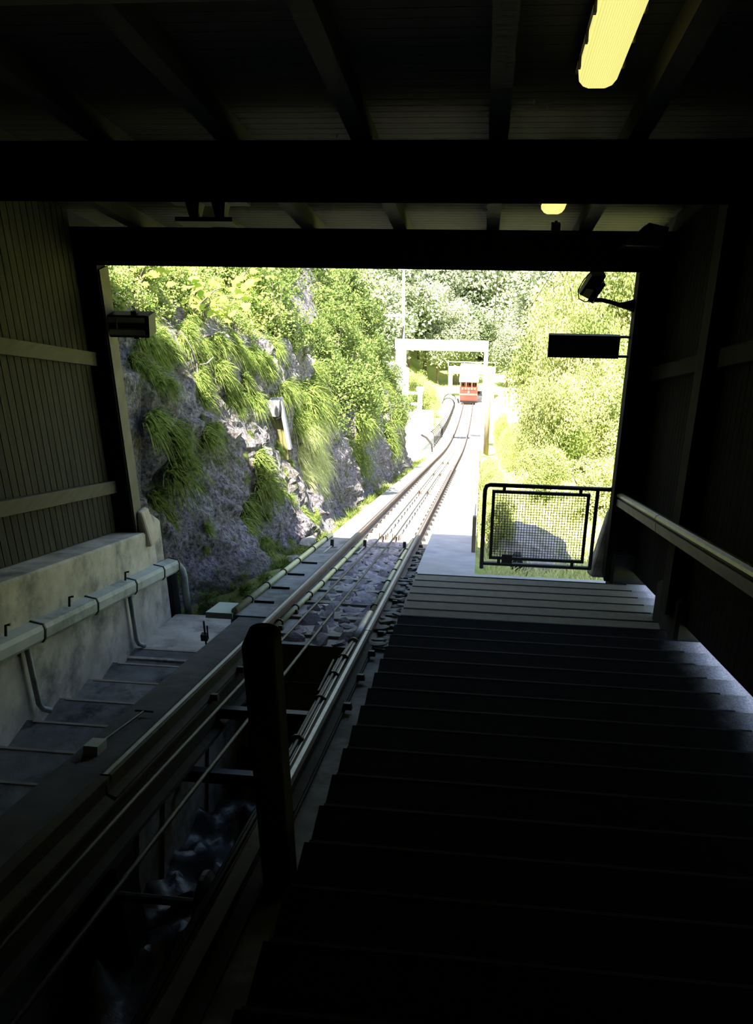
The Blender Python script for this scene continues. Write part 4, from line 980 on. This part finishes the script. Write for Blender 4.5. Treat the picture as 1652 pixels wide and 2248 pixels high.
def tree(name, pr, loc, sc, lab, cat, grp):
    t = thing(name, loc, lab, cat, grp); t.scale = sc; t.rotation_euler = (0, 0, rnd.uniform(0, 6))
    link('crown', pr[0], t); link('trunk', pr[1], t)
rnd = random.Random(33)
for i in range(48):
    u = rnd.uniform(112, 165) if i < 34 else rnd.uniform(108, 128); x = rnd.uniform(-34, 26) if i < 34 else rnd.uniform(-14, 9)
    h = rnd.uniform(5, 8) if i < 34 else rnd.uniform(3.2, 5.2)
    tree('broadleaf_tree', rnd.choice(BT), T(x, u, far_n(x, u) + .40 * h), (h, h, h), 'pale broadleaf tree in the woods beyond the car', 'tree', 'broadleaf woods beyond the car')
for i in range(12):
    u = rnd.uniform(66, 100); x = -7.5 - rnd.random() * 12; h = rnd.uniform(3, 5)
    tree('broadleaf_tree', rnd.choice(BT), T(x, u, far_n(x, u) + .40 * h), (h, h, h), 'broadleaf tree on the far left slope behind the cliff', 'tree', 'trees on the far left slope')
for i in range(10):
    u = rnd.uniform(72, 108); x = 6.5 + rnd.random() * 16; h = rnd.uniform(3.5, 5.5)
    tree('broadleaf_tree', rnd.choice(BT), T(x, u, far_n(x, u) + .40 * h), (h, h, h), 'broadleaf tree on the far right slope above the bushes', 'tree', 'trees on the far right slope')
for x, u, h, lab in ((-3.5, 150, 14, 'dark conifer left of the overhead wire'), (1.4, 142, 14, 'dark conifer directly behind the overhead wire'), (4.0, 150, 13, 'dark conifer just right of the overhead wire'), (14, 140, 12, 'dark conifer at the far right above the bushes')):
    tree('conifer', rnd.choice(CT), T(x, u, far_n(x, u) - .5), (h, h, h), lab, 'tree', 'dark conifers beyond the car')

# ================================================================== FAR STRUCTURES
t = thing('retaining_wall', T(-3.8, 50, -2.4), 'overexposed pale retaining wall left of the far track', 'wall')
part('wall_block', MB().sbox(-5.0, -3.25, 50, 62, -2.6, -.15, F=T), 'white_wall', t)
part('upper_block', MB().sbox(-7.5, -4.7, 47, 57.6, -2.6, 2.6, F=T), 'white_wall', t)
for x in (-4.75, -3.45):
    part('post', MB().sbox(x - .12, x + .12, 50.2, 50.5, -.15, 1.15, F=T), 'white_paint', t)
for n in (.35, .95):
    part('beam', MB().sbox(-4.9, -3.3, 50.25, 50.45, n, n + .16, F=T), 'white_paint', t)
part('post_cap', MB().sbox(-3.65, -3.25, 50.1, 50.6, 1.15, 1.4, F=T), 'white_paint', t)
solid('bent_pipe', MB().tube([T(-3.2, 48.5, -1.2), T(-2.9, 48.5, -1.35), T(-2.6, 48.4, -1.7), T(-2.55, 48.3, -2.1)], .05, 8), 'clip', 'dark bent pipe at the foot of the pale retaining wall', 'pipe', smooth=True)
t = thing('footbridge', T(-2.7, 58, -2.4), 'white footbridge crossing over the track, the nearer one', 'bridge')
part('deck', MB().sbox(-5.7, .25, 58, 59.4, 4.0 - tk(58), 4.65 - tk(58), F=T), 'white_paint', t)
part('column', MB().sbox(.0, .25, 58.2, 58.5, -2.6, 4.0 - tk(58), F=T), 'white_paint', t)
part('column', MB().sbox(-5.65, -5.05, 58.2, 59.2, -2.6, 4.0 - tk(58), F=T), 'white_paint', t)
t = thing('footbridge', T(-1, 88, -2.4), 'white footbridge behind the red car, the farther one', 'bridge')
part('deck', MB().sbox(-4.0, 1.35, 104, 105.5, 4.6 - .0, 5.4, F=lambda x, u, n: S(x, u, n)), 'white_paint', t)
part('column', MB().sbox(.95, 1.3, 104, 104.4, -2.6 + tk(104), 4.6, F=lambda x, u, n: S(x, u, n)), 'white_paint', t)
part('column', MB().sbox(-3.95, -3.5, 104, 104.4, -2.6 + tk(104), 4.6, F=lambda x, u, n: S(x, u, n)), 'white_paint', t)
part('guard_rail', MB().tube([S(-4.0, 104, 5.9), S(1.35, 104, 5.9)], .04, 6), 'white_paint', t)
for x in (-4, -2.2, -.4, 1.3):
    part('baluster', MB().tube([S(x, 104, 5.4), S(x, 104, 5.9)], .03, 5), 'white_paint', t)
solid('pole', MB().tube([S(.33, 50, -2.2), S(.30, 50, -2.2) + Vector((0, 0, 3.9))], [.15, .13], 10), 'brown_pole', 'thick brown wooden pole beside the far path', 'pole', smooth=True)
solid('white_post', MB().box(.0, .12, S(0, 46, 0).y, S(0, 46, 0).y + .1, S(0, 46, -2.1).z, S(0, 46, 1.5).z), 'white_paint', 'thin white post left of the brown pole', 'post')
b = T(-5.45, 62, 2.0)
t = thing('mast', b, 'thin white mast with a crossarm above the footbridge', 'mast')
part('shaft', MB().tube([b, b + Vector((0, 0, 7.4))], .09, 8), 'white_paint', t)
part('crossarm', MB().box(b.x - 1.4, b.x + .05, b.y - .05, b.y + .05, b.z + 4.2, b.z + 4.34), 'white_paint', t)
part('lamp_head', MB().box(b.x - .35, b.x + .25, b.y - .15, b.y + .15, b.z + 7.3, b.z + 7.6), 'white_paint', t)
part('brace', MB().tube([b + Vector((0, -.1, 3.6)), b + Vector((-.5, -.1, 0))], .05, 6), 'clip', t)
for a, c, lab in ((S(.12, 10.6, 1.8), S(.3, 50, 1.7), 'thin overhead wire running from the roof to the brown pole'), (S(.85, 10.6, 1.85), S(1.6, 70, 6.5), 'thin overhead wire above the bushes on the right')):
    pts = [a.lerp(c, q) + Vector((0, 0, -.5 * math.sin(q * math.pi))) for q in frange(0, 1, .08)]
    solid('overhead_wire', MB().tube(pts, .006, 5), 'clip', lab, 'wire')
# railing left of the far track
t = thing('stair_railing', T(-2.9, 50, -2.1), 'long railing with dark hooped bars left of the far track', 'railing')
for u in frange(54, 92, 1.55):
    part('baluster', MB().tube([T(-2.75, u, -2.2), T(-2.75, u, -1.5), T(-2.85, u + .15, -1.25), T(-3.0, u + .2, -1.2)], .035, 5), 'clip', t)
part('hand_rail', MB().tube([T(-3.0, u, -1.15) for u in frange(53, 93, 4)], .05, 6), 'white_paint', t)
part('kerb', MB().sweep([(-3.4, -2.6), (-2.06, -2.6), (-2.06, -2.17), (-3.4, -2.17)], frange(44.2, 102, 4)), 'white_wall', t)
for u, r in ((86, .55), (90, .6)):
    part('hoop', MB().tube([T(-3.2 + r * math.cos(a), u, -1.2 + r * math.sin(a)) for a in frange(0, math.pi, .3)], .05, 5), 'clip', t)
# ---- the red car
def car():
    u = 95.0; b = T(-1.45, u, -2.0)
    t = thing('funicular_car', b, 'red open funicular car far down the track', 'car')
    def bx(name, x0, x1, y0, y1, z0, z1, m_, lab=None, par=None):
        return part(name, MB().box(b.x + x0, b.x + x1, b.y + y0, b.y + y1, b.z + z0, b.z + z1), m_, par or t, lab)
    body = bx('lower_front', -.9, .9, 0, 1.6, .28, .95, 'red')
    bx('body', -.93, .93, .1, 5.5, .95, 1.72, 'red')
    bx('pale_band', -.935, .935, -.03, .3, .88, 1.02, 'pink', 'pale red band', body)
    bx('upper_panel', -.72, .72, .06, .1, 1.45, 1.68, 'pink')
    for x in (-.55, -.25, .1, .4):
        bx('slat', x, x + .14, .03, .06, 1.47, 1.66, 'red')
    bx('buffer_beam', -.88, .88, -.12, .1, .12, .3, 'clip')
    for x in (-.9, -.3, .3, .84):
        bx('pillar', x, x + .06, .15, .22, 1.72, 2.35, 'cream')
    bx('roof', -1.0, 1.0, -.15, 5.6, 2.35, 2.62, 'white_paint', 'white roof')
    for x in (-.7, -.35, 0, .35, .62):
        bx('seat_back', x, x + .2, .7, .82, 1.72, 1.95, 'clip')
    bx('head_lamp', -.08, .08, -.06, .02, 1.1, 1.35, 'cream', 'pale head lamp')
    for x in (-.6, .5):
        part('wheel', MB().tube([Vector((b.x + x, b.y + .5, b.z + .16)), Vector((b.x + x + .1, b.y + .5, b.z + .16))], .17, 12), 'clip', t)
    part('step_board', MB().box(b.x + .93, b.x + 1.4, b.y + .2, b.y + 1.5, b.z + .8, b.z + .88), 'clip', t)
    part('side_guard', MB().tube([b + Vector((-.98, 0, .0)), b + Vector((-1.1, -.1, .5))], .1, 8), 'clip', t)
car()
